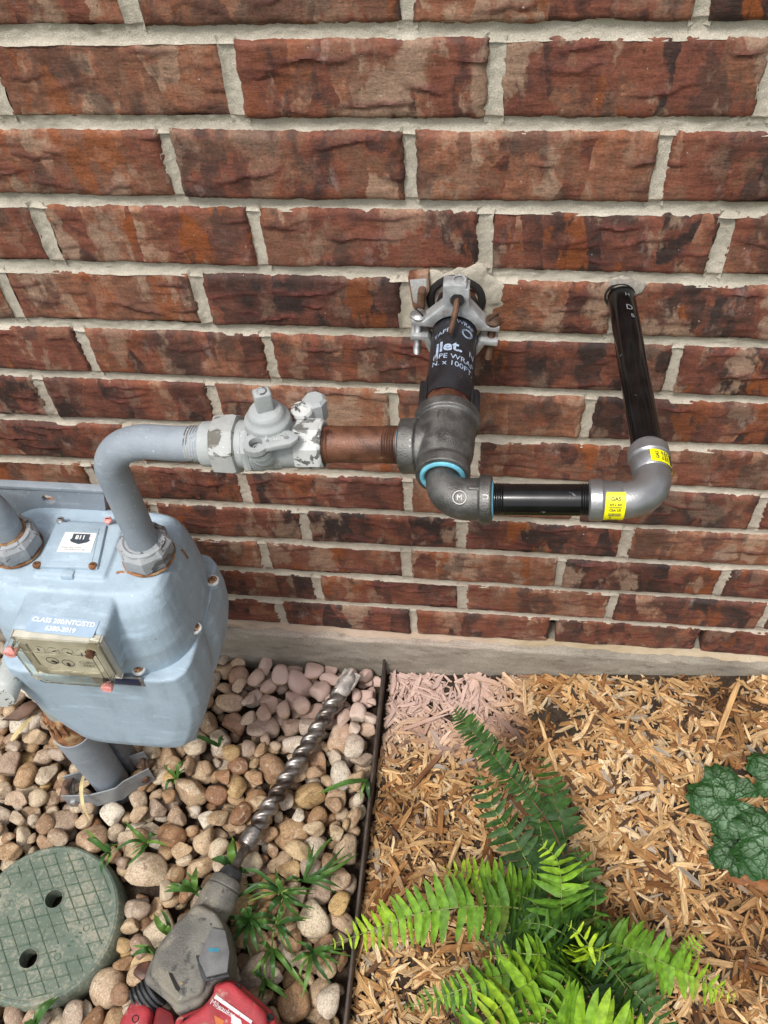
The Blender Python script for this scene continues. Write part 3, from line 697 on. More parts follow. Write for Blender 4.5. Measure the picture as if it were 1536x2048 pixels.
SILVER = simple('grey_epoxy_metal', (.30, .30, .305), .34, .72, var=.12, scale=50, bump=.0002)
ALU = simple('cast_aluminium', (.46, .475, .48), .5, .55, var=.25, scale=80, bump=.0008, spots=[((.36, .21, .16), 40, .60, .72)])
BOLT = simple('rusty_bolt', (.12, .065, .04), .6, .5, var=.5, scale=90, bump=.0005)
ZINC = simple('zinc_screw', (.40, .40, .40), .4, .8, var=.3, scale=150)
WRAP = simple('black_pipe_wrap', (.017, .017, .021), .42, 0, var=.35, scale=50, bump=.0003, spots=[((.12, .10, .09), 90, .66, .74)])
BLUE = simple('blue_sealant', (.15, .47, .60), .5, 0, var=.2, scale=90, bump=.0008)
INK = simple('pale_print', (.33, .40, .52), .6, 0, var=.25, scale=300)
BLACKINK = simple('black_print', (.02, .02, .02), .6, 0, var=.1)
WHITEINK = simple('white_print', (.80, .84, .88), .6, 0, var=.12, scale=200)
STICK = simple('white_sticker', (.70, .71, .71), .5, 0, var=.08, scale=40)
YELL = simple('yellow_label', (.88, .80, .005), .4, 0, var=.05)
PINK = simple('pink_plug', (.72, .30, .27), .5, 0, var=.3, scale=200)
def bez(pts, n=24):
    """smooth curve through control points (Catmull-Rom)"""
    P = [np.array(p, float) for p in pts]; P = [2 * P[0] - P[1]] + P + [2 * P[-1] - P[-2]]; out = []
    for i in range(1, len(P) - 2):
        for t in np.linspace(0, 1, n, endpoint=False):
            a, b, c, d = P[i - 1], P[i], P[i + 1], P[i + 2]
            out.append(.5 * ((2 * b) + (c - a) * t + (2 * a - 5 * b + 4 * c - d) * t * t + (3 * b - a - 3 * c + d) * t ** 3))
    return out + [P[-2]]
def arc(c, r, u, v, a0, a1, n=14): return [np.array(c) + r * (math.cos(a) * np.array(u) + math.sin(a) * np.array(v)) for a in np.linspace(a0, a1, n)]
def threads(o, ax, r, n, pitch=.0022, h=.0007):
    m = MB(); pr_ = []
    for k in range(n): pr_ += [(k * pitch, r), (k * pitch + pitch * .5, r + h)]
    pr_.append((n * pitch, r)); return m.lathe(o, ax, pr_, 32)
def helix_bolt(m, o, ax, r, L): return m.lathe(o, ax, [(k * .0006, r + (.0003 if k % 2 else -.0002)) for k in range(int(L / .0006))], 12)

# ------------------------------------------------------------------ gas meter
MX, MY = -.391, -.190
def on_mesh(o, px, py):
    """where the line of sight through a pixel meets a built surface"""
    from mathutils.bvhtree import BVHTree
    me = o.data; t = BVHTree.FromPolygons([v.co[:] for v in me.vertices], [tuple(p.vertices) for p in me.polygons])
    d = at(px, py, z=0) - CAM; h = t.ray_cast(Vector(CAM), Vector(d).normalized())[0]
    return np.array(h) if h is not None else at(px, py, z=.53)
def build_meter():
    root = thing('gas_meter', 'pale blue-grey gas meter with clear index box and white 811 sticker', 'gas meter', (MX, MY, .205))
    def plan(a, b, z, n=4.0, cy=0.0, k=48):
        out = []
        for q in np.linspace(0, 2 * math.pi, k, endpoint=False):
            c, s = math.cos(q), math.sin(q); out.append((MX + a * math.copysign(abs(c) ** (2 / n), c), MY + cy + b * math.copysign(abs(s) ** (2 / n), s), z))
        return out
    m = MB().loft([plan(a, b, z, n, cy) for a, b, z, n, cy in [(.116, .090, .414, 3.2, 0), (.1165, .0905, .428, 3.2, 0), (.1155, .0890, .455, 3.5, 0), (.112, .083, .485, 3.9, .001), (.108, .074, .510, 4.4, .003), (.104, .065, .525, 5, .005), (.098, .057, .5325, 6, .006)]])
    m.box((MX - .050, -.294, .452), (MX + .056, -.20, .5305), .008, 3)                 # index boss
    m.box((MX - .062, -.262, .440), (MX + .068, -.20, .510), .015, 3)
    for (px, py) in [(277, 1337), (390, 1255), (425, 1160)]:                               # screw lugs on the rim
        p = at(px, py, z=.424); m.lathe((p[0], p[1], .412), (0, 0, 1), [(0, .0075), (.018, .0068)], 16)
    m.box((MX - .046, -.226, .525), (MX + .038, -.148, .5375), .004, 2)
    cover = m.build('top_cover', METER, root, cast=(.0018, 3))
    # flange line
    MB().loft([plan(a, b, z, 3.2) for a, b, z in [(.113, .087, .4115), (.1178, .0918, .4115), (.1178, .0918, .4145), (.113, .087, .4145)]], caps=False).build('seam_flange', METER, root, 50)
    # lower case: front and back pans with a groove between
    hw = [(.0, .207), (.045, .2075), (.066, .211), (.080, .222), (.096, .255), (.111, .298), (.1195, .340), (.1215, .380), (.118, .418)]
    def outline(sx, sz, y):
        pts = [(MX + x * sx, y, .36 + (z - .36) * (sz if z < .36 else 1)) for x, z in hw]; pts += [(MX - x * sx, y, .36 + (z - .36) * (sz if z < .36 else 1)) for x, z in hw[::-1][:-1]]
        return pts
    secs = [outline(a, b, y) for y, a, b in [(-.098, .70, .70), (-.102, .86, .86), (-.113, .955, .955), (-.140, .99, .98), (-.178, .985, .97), (-.193, .93, .90), (-.199, .925, .89), (-.207, .96, .95), (-.225, .99, 1.0), (-.255, .985, 1.0), (-.270, .95, .98), (-.280, .87, .92), (-.2845, .72, .80)]]
    MB().loft(secs).box((MX + .058, -.262, .203), (MX + .076, -.246, .224), .004).build('case', METER, root, cast=(.0023, 5))
    # cover plate with the sticker
    zc = .5385; c0, c1, c2, c3 = [at(*p, z=zc) for p in ((124, 1046), (215, 1052), (196, 1140), (76, 1136))]
    pl = MB().prism([(p[0], p[1], zc - .006) for p in (c3, c2, c1, c0)], (0, 0, .0095), .0022, 2).build('cover_plate', METER, root, 40)
    ins = [(p * .78 + (c0 + c1 + c2 + c3) / 4 * .22) for p in (c3, c2, c1, c0)]
    MB().prism([(p[0], p[1], zc + .0005) for p in ins], (0, 0, .0040), .0012, 2).build('raised_panel', METER, pl, 40)
    p = at(136, 1152, z=.535); MB().box((p[0] - .0075, p[1] - .004, .530), (p[0] + .0075, p[1] + .006, .540), .002).build('latch_tab', METER, pl)
    zs = zc + .0049; s = [at(*q, z=zs) for q in ((131, 1064), (194, 1067), (182, 1105), (113, 1104))]
    st = MB().prism([(q[0], q[1], zs) for q in s[::-1]], (0, 0, .0003)).build('sticker', STICK, root)
    cen = sum(s) / 4; ux = (s[1] - s[0]) + (s[2] - s[3]); ux /= np.linalg.norm(ux); uy = A(-ux[1], ux[0], 0); sw = np.linalg.norm(s[1] - s[0])
    DB = simple('shield_slate', (.05, .065, .085), .5, 0, var=.1)
    shield = [(-.0125, .0135), (.0125, .0135), (.0125, .0035), (.0150, .0005), (.0115, -.0035), (0, -.0078), (-.0115, -.0035), (-.0150, .0005), (-.0125, .0035)]
    sc_ = sw / .045
    o = cen + uy * .003 * sc_ + ux * .002
    MB().prism([tuple(o + a * sc_ * ux * .95 + b * sc_ * uy * .82 + A(0, 0, .0004)) for a, b in shield], (0, 0, .00035)).build('shield_emblem', DB, st)
    text('lettering', '811', .0094 * sc_, plane_fn(o + uy * .0042 * sc_ + A(0, 0, .0010), ux, uy, (0, 0, 1)), STICK, st, .0003)
    text('lettering', "Know what's below.", .0034 * sc_, plane_fn(cen - uy * .0088 * sc_ - ux * .004, ux, uy, (0, 0, 1)), BLACKINK, st)
    text('lettering', 'Call before you dig.', .0037 * sc_, plane_fn(cen - uy * .0122 * sc_, ux, uy, (0, 0, 1)), BLACKINK, st)
    RS = simple('red_print', (.5, .06, .05), .6); text('lettering', 'atmos', .0025 * sc_, plane_fn(cen + uy * .0105 * sc_ + ux * .015 * sc_, ux, uy, (0, 0, 1)), RS, st)
    for px, py, mm in [(73, 1129, RUSTY), (185, 1131, RUSTY), (121, 1040, ZINC), (216, 1040, PINK)]:
        q = at(px, py, z=zc + .004); x = MB().lathe((q[0], q[1], zc + .002), (0, 0, 1), [(0, .0046), (.0025, .0046), (.0042, .0032), (.0044, .0)], 16).build('screw', mm, root)
        MB().box((q[0] - .0026, q[1] - .0005, zc + .0055), (q[0] + .0026, q[1] + .0005, zc + .0068)).build('slot', DARK, x)
    CHALK = simple('chalky_paint', (.55, .58, .58), .7, 0, var=.2, scale=200, spots=[((.34, .20, .10), 150, .58, .66)])
    for px, py in [(277, 1337), (390, 1255), (425, 1160)]:
        q = at(px, py, z=.431); MB().lathe((q[0], q[1], .4285), (0, 0, 1), [(0, .0082), (.0022, .0080), (.0030, .0070)], 20).build('screw_seat', CHALK, root)
        x = MB().lathe((q[0], q[1], .427), (0, 0, 1), [(0, .0058), (.0050, .0058), (.0066, .0038), (.0068, 0)], 18).build('rim_screw', simple('screw_rust', (.38, .24, .14), .6, .3, var=.5, scale=400, spots=[((.20, .08, .03), 300, .45, .55)]), root)
        mk = MB().box((q[0] - .0028, q[1] - .0006, .4326), (q[0] + .0028, q[1] + .0006, .4345)); mk.box((q[0] - .0006, q[1] - .0028, .4327), (q[0] + .0006, q[1] + .0028, .4346)); mk.build('cross_slot', simple('slot_rust', (.09, .035, .015), .8), x)
    # rating plate print
    zl = .5306; a = [at(*q, z=zl) for q in ((64, 1232), (193, 1245), (186, 1272), (56, 1262))]; cen = sum(a) / 4; ux = a[1] - a[0]; L = np.linalg.norm(ux); ux /= L; uy = A(-ux[1], ux[0], 0)
    LB = simple('label_blue', (.34, .45, .57), .5, 0, var=.08)
    lb = MB().prism([tuple(cen + x * ux * L * .52 + y * uy * .0105 + A(0, 0, .0003)) for x, y in ((-1, -1), (1, -1), (1, 1), (-1, 1))], (0, 0, .0004)).build('rating_label', LB, root)
    text('lettering', 'CLASS 200/NTC/STD', L / 9.3, plane_fn(cen + uy * .0047 + A(0, 0, .0008), ux, uy, (0, 0, 1)), WHITEINK, lb, .00022)
    text('lettering', '6380-2019', L / 9.3, plane_fn(cen - uy * .0046 + A(0, 0, .0008), ux, uy, (0, 0, 1)), WHITEINK, lb, .00022)
    # index: dial plate under a yellowed clear cover
    ix0, ix1, iy0, iy1, iz0, iz1 = -.432, -.339, -.2945, -.3155, .453, .5285
    g = M_('yellowed_clear_plastic', .12, 0, .5); g.set(g.b, 'Transmission Weight', 1.0); g.set(g.b, 'IOR', 1.15); g.fin((.965, .945, .87), None, .03); CLEAR = g.m
    DIAL = simple('dial_plate', (.66, .64, .54), .6, 0, var=.08); IVORY = simple('yellowed_plastic', (.52, .50, .42), .35, 0, var=.15, scale=40)
    ib = MB().box((ix0 - .002, iy0, iz0 - .002), (ix1 + .002, iy0 - .0045, iz1 + .001), .0018).build('index_box', IVORY, root)
    MB().box((ix0 + .010, iy0 - .0046, iz0 + .008), (ix1 - .010, iy0 - .0062, iz1 - .010), .0004).build('dial_plate', DIAL, ib)
    cv = MB(); f = lambda i: [(ix0 + i + (.010 if c in (2,) else 0), 0, 0) for c in range(4)]
    def octo(i, y, cut=.010): x0, x1, z0, z1 = ix0 + i, ix1 - i, iz0 + i, iz1 - i; return [(x0, y, z1 - cut * .3), (x0 + cut * .3, y, z1), (x1 - cut * .3, y, z1), (x1, y, z1 - cut * .3), (x1, y, z0 + cut), (x1 - cut, y, z0), (x0 + cut, y, z0), (x0, y, z0 + cut)]
    cv.loft([octo(.003, iy0 - .0062), octo(0, iy0 - .0062), octo(0, iy1 + .004), octo(.0035, iy1), octo(.0048, iy1 + .0018), octo(.0022, iy1 + .0048), octo(.003, iy0 - .0062)], caps=False)
    cv.build('clear_cover', CLEAR, ib, 30)
    pane = MB().loft([octo(.0046, iy1 + .0005), octo(.0046, iy1 + .0017)]); pane.build('clear_face', CLEAR, ib, 30)
    fr = MB().loft([octo(.0005, iy0 - .0046), octo(.0005, iy0 - .008), octo(.009, iy0 - .008), octo(.009, iy0 - .0046)], caps=False); fr.build('inner_bezel', IVORY, ib, 30)
    yd = iy0 - .0064
    for k, x in enumerate((-.412, -.396, -.380, -.364)):
        MB().lathe((x, yd, .505), (0, -1, 0), [(0, .0066), (.0002, .0066), (.0002, .0061)], 24).build('dial_ring', BLACKINK, ib)
        MB().lathe((x, yd - .0003, .505), (0, -1, 0), [(0, .0061), (.0003, .0061)], 24).build('dial_face', DIAL, ib)
        a_ = 1.1 * k; MB().box((-.0008, -.0005, -.001), (.0008, 0, .0055), mtx=Matrix.Translation((x, yd - .0008, .505)) @ Matrix.Rotation(a_, 4, 'Y')).build('pointer', BLACKINK, ib)
    for k, x in enumerate((-.405, -.388)):
        MB().ring((x, yd, .483 - .003 * k), (0, 1, 0), .0068, .0004, 28, 5).build('dial_ring', BLACKINK, ib)
        MB().box((-.0016, -.0005, -.001), (.0016, 0, .006), mtx=Matrix.Translation((x, yd - .0004, .483 - .003 * k)) @ Matrix.Rotation(2.2 + k, 4, 'Y')).build('pointer', BLACKINK, ib)
    text('lettering', 'CUBIC', .0068, plane_fn((-.364, yd, .484), (1, 0, 0), (0, 0, 1), (0, -1, 0)), BLACKINK, ib); text('lettering', 'FEET', .0068, plane_fn((-.364, yd, .477), (1, 0, 0), (0, 0, 1), (0, -1, 0)), BLACKINK, ib)
    for px, py in ((20, 1308), (213, 1378)):
        q = at(px, py, y=iy1 + .002); e = MB().lathe((q[0], iy0, q[2]), (0, -1, 0), [(0, .0064), (.0130, .0064), (.0165, .0058)], 20).build('seal_boss', CLEAR, ib)
        pk = MB()
        for k in range(3): pk.ring((q[0], iy0 - .0155 - .0016 * k, q[2]), (0, 1, 0), .0052, .0016, 20, 8)
        pk.lathe((q[0], iy0 - .0125, q[2]), (0, -1, 0), [(0, .0055), (.007, .0045), (.0078, .002)], 16); pk.build('seal_plug', PINK, e)
    q = at(180, 1310, y=iy1); MB().lathe((q[0], iy0 - .004, q[2]), (0, -1, 0), [(0, .0062), (.0150, .0062), (.0160, .004)], 20).build('screw_boss', CLEAR, ib)
    MB().lathe((q[0], iy1 - .0002, q[2]), (0, -1, 0), [(-.004, .0044), (.0022, .0044), (.003, .002)], 16).build('cover_screw', simple('dark_rust', (.10, .04, .02), .8, .2, var=.5, scale=200), ib)
    # name plate under the index
    NB = simple('nameplate_navy', (.02, .03, .09), .4, .1, var=.1)
    npz = MB().box((-.386, -.2855, .405), (-.325, -.2835, .425), .0006).build('name_plate', ZINC, root); MB().box((-.372, -.2866, .4085), (-.329, -.2852, .4215), .0003).build('plate_print', NB, npz)
    # swivel nuts
    for k, x in enumerate((-.313, -.469)):
        n = MB(); n.lathe((x, MY, .536), (0, 0, 1), [(0, .0285), (.004, .0305), (.021, .0305), (.025, .028), (.0275, .0262)], 8, ph=.2).build('swivel_nut', NUTP, root, 25)
        MB().lathe((x, MY, .560), (0, 0, 1), [(0, .026), (.0045, .0255), (.0058, .0215), (.0038, .0195)], 32).build('nut_collar', NUTP, root)
        MB().ring((x, MY, .5355), (0, 0, 1), .0285, .0016, 40, 8).build('rust_seam', RUSTY, root)
    ST = simple('rust_streak', (.27, .115, .05), .85, 0, var=.4, scale=200, spots=[((.36, .38, .40), 90, .48, .56)])
    for pts in ([(246, 1134), (258, 1145), (275, 1150), (296, 1152)], [(338, 1087), (352, 1091), (366, 1103), (376, 1118)], [(232, 1146), (246, 1144), (258, 1145)], [(4, 1128), (30, 1126), (50, 1118), (60, 1104)]):
        P = [on_mesh(cover, *a_) for a_ in pts]
        n_ = len(bez(P, 8)); MB().tube(bez(P, 8), [.0003] + [.0016] * (n_ - 2) + [.0003], 8).build('rust_streak', ST, root)
build_meter()

# ------------------------------------------------------------------ pipes on and beside the meter
def build_curved_pipe():
    root = thing('curved_pipe', 'bent grey painted pipe rising from the right nut of the gas meter', 'pipe', (-.313, -.19, .565))
    r = .0168; zb = .7225; R = .050
    path = [A(-.313, -.190, .545), A(-.3125, -.190, .60), A(-.312, -.1905, zb - R)]
    path += arc((-.312 + R, -.191, zb - R), R, (-1, 0, 0), (0, 0, 1), 0, math.pi / 2, 18)[1:]
    path += [A(-.24, -.1925, .7233), A(-.206, -.194, .726)]
    MB().tube(path, r, 40).build('pipe', PIPEGREY, root, 60)
    ax = A(1, -.03, .045); ax /= np.linalg.norm(ax)
    threads(A(-.222, -.1932, .7246), ax, .0166, 6, .0026, .0009).build('thread', UNIONP, root, 60)
    return ax
AX = build_curved_pipe()
def run(x): return A(x, -.194 - .0 * (x + .2), .7262 + (x + .206) * .058)
RX = (run(0) - run(-.2)) / np.linalg.norm(run(0) - run(-.2))
def build_valve():
    root = thing('shutoff_valve', 'white-grey gas shutoff valve with square plug head between bent pipe and rusty nipple', 'valve', run(-.14))
    MB().lathe(run(-.2085), RX, [(0, .0185), (.002, .0212), (.011, .0216), (.014, .0214)], 40).build('tail_piece', VALVEP, root)
    MB().lathe(run(-.1955), RX, [(0, .0235), (.002, .0280), (.020, .0292), (.0235, .0280), (.0245, .0235)], 8, ph=.35).build('union_nut', UNIONP, root, 28)
    MB().lathe(run(-.1715), RX, [(0, .0225), (.0075, .0225)], 40).lathe(run(-.164), RX, [(-.002, .0225), (0, .0262), (.004, .0272), (.0065, .0262)], 8, ph=.3).build('hex_end', VALVEP, root, 30)
    b = MB(); b.lathe(run(-.158), RX, [(0, .0235), (.002, .0252), (.008, .0254), (.012, .0235), (.040, .0215), (.046, .0205), (.060, .0205)], 40)
    c = run(-.1405); up = A(0, 0, 1.0)
    b.lathe(c + A(0, 0, 0), up, [(-.024, .010), (-.02, .015), (.0, .0195), (.016, .0202), (.022, .0198), (.026, .0212), (.034, .0208), (.0365, .0185), (.038, .0172), (.0420, .0162), (.0450, .0140), (.0465, .008)], 40)
    b.lathe(c + A(-.004, -.012, .006), A(0, -.9, .25), [(0, .016), (.010, .013), (.014, .010)], 24)
    b.lathe(c + A(.019, -.015, .022), A(0, -1, .35), [(-.006, .007), (.002, .007)], 16)
    b.build('valve_body', VALVEP, root, cast=(.0010, 4))
    # square plug head
    mt = Matrix.Translation(c + A(0, 0, .0535)) @ Matrix.Rotation(math.radians(24), 4, 'Z')
    h = MB().box((-.0078, -.0060, -.010), (.0078, .0060, .0130), .0024, 3, mt).build('plug_head', VALVEP, root, 40)
    MB().ring(c + A(0, 0, .0664), (0, 0, 1), .0042, .0009, 20, 6).build('head_ring', NUTP, h)
    # locking wing with its padlock eye
    zt = c[2] + .0235; w = MB(); e0 = A(c[0] - .006, c[1] - .0265, zt); e1 = A(c[0] + .024, c[1] - .0195, zt + .002)
    ro, ri = .0118, .0062; N = 28; top = []; 
    v = []; f = []
    for zz in (0, .0058):
        for rr in (ri, ro):
            v += [(e0[0] + rr * math.cos(2 * math.pi * i / N), e0[1] + rr * math.sin(2 * math.pi * i / N), e0[2] + zz) for i in range(N)]
    for i in range(N):
        j = (i + 1) % N; f += [(2 * N + i, 2 * N + j, 3 * N + j, 3 * N + i), (i, N + i, N + j, j), (N + i, 3 * N + i, 3 * N + j, N + j), (i, j, 2 * N + j, 2 * N + i)]
    w.add(v, f)
    d = e1 - e0; d /= np.linalg.norm(d); nn = A(-d[1], d[0], 0)
    poly = [e0 + d * .008 - nn * .0085, e1 - nn * .0075, e1 + d * .006 - nn * .004, e1 + d * .0078, e1 + d * .006 + nn * .005, e1 + nn * .0085, e0 + d * .010 + nn * .014]
    w.prism([tuple(p) for p in poly], (0, 0, .0056), .001); wi = w.build('locking_wing', VALVEP, root, 40)
    l2 = MB(); N = 24; v = []; f = []; e2 = e0 + A(.002, .002, -.0085)
    for zz in (0, .0055):
        for rr in (.0058, .0112): v += [(e2[0] + rr * math.cos(2 * math.pi * i / N), e2[1] + rr * math.sin(2 * math.pi * i / N), e2[2] + zz) for i in range(N)]
    for i in range(N):
        j = (i + 1) % N; f += [(2 * N + i, 2 * N + j, 3 * N + j, 3 * N + i), (i, N + i, N + j, j), (N + i, 3 * N + i, 3 * N + j, N + j), (i, j, 2 * N + j, 2 * N + i)]
    l2.add(v, f).build('lower_eye', VALVEP, root, 40)
    wf = lambda dy: plane_fn(e0 + d * .0195 + nn * dy + A(0, 0, .0059), d, nn, (0, 0, 1))
    text('raised_lettering', 'US Pat.', .0058, wf(.0052), CHIPPED, wi); text('raised_lettering', '6648000', .0058, wf(-.0005), CHIPPED, wi)
    ang = lambda a0: (lambda u, v_: run(-.139) + RX * u + (.0252) * (A(0, -1, 0) * math.cos((v_ / .0235) + a0) + A(0, 0, 1) * math.sin((v_ / .0235) + a0)))
    text('raised_lettering', '125 G', .0088, ang(-.12), VALVEP, root)
    v_ang = lambda u, v_: run(-.1535) + RX * (-v_) + .0266 * (A(0, -1, 0) * math.cos(u / .0256 - .05) + A(0, 0, 1) * math.sin(u / .0256 - .05))
    text('raised_lettering', 'AMT', .0070, v_ang, VALVEP, root)
    # faceted, paint-chipped outlet
    MB().lathe(run(-.117), RX, [(0, .0225), (.001, .0238), (.0225, .0240), (.0238, .0232), (.0240, .0185)], 8, ph=.2).build('outlet_collar', CHIPPED, root, 28)
    MB().ring(run(-.0930), RX, .0205, .0018, 40, 8).build('paint_lip', CHIPPED, root)
    # small capped side plug behind
    cp = A(-.113, -.172, .735); MB().lathe(cp, A(-.05, -.10, 1), [(0, .0100), (.018, .0100), (.020, .0105), (.0225, .0092), (.0235, .0058), (.0205, .0050), (.0205, .001)], 24).build('bypass_plug', CHIPPED, root)
    MB().lathe(cp + A(.009, .010, .002), A(0, 0, 1), [(0, .0115), (.020, .0115), (.023, .0085)], 8).build('bypass_boss', VALVEP, root, 30)
build_valve()
TX = .0185; TEE = A(TX, -.200, .7435); RUNR = A(.1945, -.2585, .7525); ELB = A(.0215, -.2585, .7405)
def build_piping():
    root = thing('gas_pipe_run', 'iron tee and elbow with black pipes looping out of and back into the brick wall', 'pipe', (TX, -.2, .70))
    wallp = A(TX - .001, 0, .7475); ay = (TEE - wallp) / np.linalg.norm(TEE - wallp)
    MB().tube([wallp + A(0, .05, 0), TEE], .0211, 40).build('wall_pipe', RUST, root, 60)
    # rusty nipple into the valve
    a, b = run(-.0955), TEE + A(-.030, 0, 0); dx = (b - a) / np.linalg.norm(b - a)
    MB().tube([a, b], .0167, 40).build('rusty_nipple', RUST, root, 60)
    threads(a + dx * .002, dx, .0166, 4, .0023, .0008).build('thread', RUST, root, 60); threads(b - dx * .024, dx, .0166, 5, .0023, .0008).build('thread', RUST, root, 60)
    MB().ring(b - dx * .0093, dx, .0166, .0015, 36, 8).build('sealant_ring', BLUE, root)
    # reducing tee
    t = MB(); t.lathe(TEE, -ay, [(-.036, .0172), (-.0355, .0238), (-.026, .0238), (-.0225, .0225), (-.010, .0255), (.006, .0262), (.018, .0262), (.024, .0268), (.025, .0300), (.034, .0302), (.036, .0290)], 48)
    t.lathe(TEE, -dx, [(0, .021), (.020, .0218), (.0235, .0222), (.0245, .0250), (.038, .0252), (.0395, .0240)], 48)
    tee = t.build('reducing_tee', IRON, root, cast=(.0009, 3))
    MB().ring(TEE + ay * .0357, ay, .0176, .0023, 40, 8).build('sealant_ring', BLUE, root)
    for s, y_, sz in (('1\u00bc', .014, .012), ('\u00be', -.014, .011)):
        fn = (lambda y0: (lambda u, v: TEE - ay * (y0 + v) + .0268 * (A(1, 0, 0) * math.sin(u / .0268 - .08) + A(0, 0, 1) * math.cos(u / .0268 - .08))))(y_)
        text('raised_lettering', s, sz, fn, simple('cast_letter', (.17, .165, .16), .4, .8), tee)
    fn = lambda u, v: TEE - dx * (.030 - u) + .0254 * (A(0, -1, 0) * math.cos(v / .025 + .9) + A(0, 0, 1) * math.sin(v / .025 + .9))
    text('raised_lettering', '1', .010, fn, simple('cast_letter', (.17, .165, .16), .4, .8), tee)
    # street elbow turning right
    er = (RUNR - ELB) / np.linalg.norm(RUNR - ELB); ed = (ELB - (TEE + ay * .034)); ed /= np.linalg.norm(ed); R = .0195
    p0 = TEE + ay * .026; path = [p0, ELB - ed * R]; rad = [.0140, .0148]
    for k in range(1, 13):
        q = k / 12 * math.pi / 2; path.append(ELB - ed * R + er * R + (-er * math.cos(q) + ed * math.sin(q)) * R); rad.append(.0148 + .0032 * math.sin(q))
    path.append(ELB + er * .032); rad.append(.0182)
    e = MB().tube(path, rad, 40); e.lathe(ELB + er * .0295, er, [(0, .0185), (.0015, .0208), (.0095, .0210), (.0110, .0200)], 48)
    e.box((-.004, -.0018, -.0015), (.010, .0018, .0015), .0008, 2, Matrix.Translation(Vector(ELB + er * .024 + A(0, -.0035, .0182))))
    el = e.build('street_elbow', IRON, root, cast=(.0008, 2))
    CL = simple('cast_letter', (.20, .195, .19), .4, .8)
    c_ = ELB + er * .0135; fn = lambda u, v: c_ + er * u + .0186 * (A(0, -1, 0) * math.cos(v / .0186 + .95) + A(0, 0, 1) * math.sin(v / .0186 + .95))
    text('raised_lettering', 'M', .0065, fn, CL, el); MB().ring(fn(0, 0), A(0, -.55, .82), .0055, .0006, 24, 6).build('raised_ring', CL, el)
    fn2 = lambda u, v: ELB + er * (.035 - v) + .0213 * (A(0, -1, 0) * math.cos(-u / .0213 + .62) + A(0, 0, 1) * math.sin(-u / .0213 + .62))
    text('raised_lettering', 'UHAM', .0068, fn2, CL, el)
    fn3 = lambda u, v: TEE + ay * (.046 - v) + .0149 * (A(1, 0, 0) * math.sin(u / .0149) + A(0, 0, 1) * math.cos(u / .0149))
    text('raised_lettering', 'P', .008, fn3, CL, el)
    # black nipple
    a = ELB + er * .036; b = RUNR - er * .052
    MB().tube([a, b + er * .012], .01335, 40).build('black_nipple', BLACKP, root, 60)
    threads(a + er * .003, er, .0132, 6, .0019, .0007).build('thread', BLACKP, root, 60); threads(b - er * .009, er, .0132, 5, .0019, .0007).build('thread', BLACKP, root, 60)
    MB().ring(a + er * .0045, er, .0143, .0013, 36, 8).build('sealant_ring', BLUE, root)
    # grey press elbow back to the wall
    W2 = A(.1775, .0, .7615); eb = (W2 - RUNR) / np.linalg.norm(W2 - RUNR); R = .026; path = [RUNR - er * .050]; rad = [.0150]
    for k in range(0, 17):
        q = k / 16 * math.pi / 2; path.append(RUNR - er * R + eb * R + (er * math.sin(q) - eb * math.cos(q)) * R); rad.append(.0152)
    path.append(RUNR + eb * .052); rad.append(.0150)
    se = MB().tube(path, rad, 40)
    for o, d in ((RUNR - er * .0545, er), (RUNR + eb * .0545, -eb)):
        se.lathe(o, d, [(0, .0142), (.0004, .0162), (.0015, .0174), (.0105, .0176), (.0122, .0162), (.0135, .0160), (.026, .0160), (.0272, .0150)], 48)
    sv = se.build('press_elbow', SILVER, root, 40)
    for o, d, uu, c0, wdt, span in ((RUNR - er * .0345, er, A(0, -1, 0), .30, .0160, .98), (RUNR + eb * .0345, eb, A(1, 0, 0), .80, .0130, .95)):
        oo = A(0, 0, 1); rr = .01645; n = 14; v = []; f = []
        for i in range(n + 1):
            q = c0 - span + 2 * span * i / n
            for s_ in (-1, 1):
                inset = .0008 if i in (0, n) else 0
                v.append(o + d * s_ * (wdt / 2 - inset) + rr * (uu * math.cos(q) + oo * math.sin(q)))
        for i in range(n): f.append((2 * i, 2 * i + 1, 2 * i + 3, 2 * i + 2))
        lab = obj('yellow_label', mesh_np('yellow_label', v, f), YELL, sv, 60)
        wrapf = lambda q0, sh: (lambda u, v_, o=o, d=d, uu=uu: o + d * (u + sh) + (rr + .0003) * (uu * math.cos(q0 + v_ / rr) + oo * math.sin(q0 + v_ / rr)))
        text('lettering', 'GAS', .0042, wrapf(c0 + .62, 0), BLACKINK, lab, .0001); text('lettering', '3/4 x 3/4', .0026, wrapf(c0 + .34, 0), BLACKINK, lab, .0001)
        text('lettering', 'CSA US', .0028, wrapf(c0 + .05, 0), BLACKINK, lab, .0001); text('lettering', '3', .0034, wrapf(c0 - .45, -.003), BLACKINK, lab, .0001); text('lettering', 'PPC185', .0027, wrapf(c0 - .74, 0), BLACKINK, lab, .0001)
        ln = MB()
        for qq in (c0 + .20, c0 - .16, c0 - .27): 
            ln.tube([wrapf(qq, 0)(-.0050, 0), wrapf(qq, 0)(.0050, 0)], .0004, 4)
        ln.build('printed_line', BLACKINK, lab)
    MB().tube([RUNR + eb * .050, W2 + A(0, .03, 0)], .01335, 40).build('black_wall_pipe', BLACKP, root, 60)
    MB().lathe(RUNR + eb * .0540, eb, [(0, .0140), (.0035, .0140), (.0038, .0130)], 36).build('seal_end', simple('seal_grey', (.10, .10, .105), .5), root)
    # pale chalk marks near the wall end
    mk = simple('paint_pen', (.22, .23, .235), .6); fnm = lambda y0, a0: (lambda u, v: W2 + (RUNR - W2) / np.linalg.norm(RUNR - W2) * (y0 - v) + .01352 * (A(1, 0, 0) * math.sin(u / .0135 + a0) + A(0, 0, 1) * math.cos(u / .0135 + a0)))
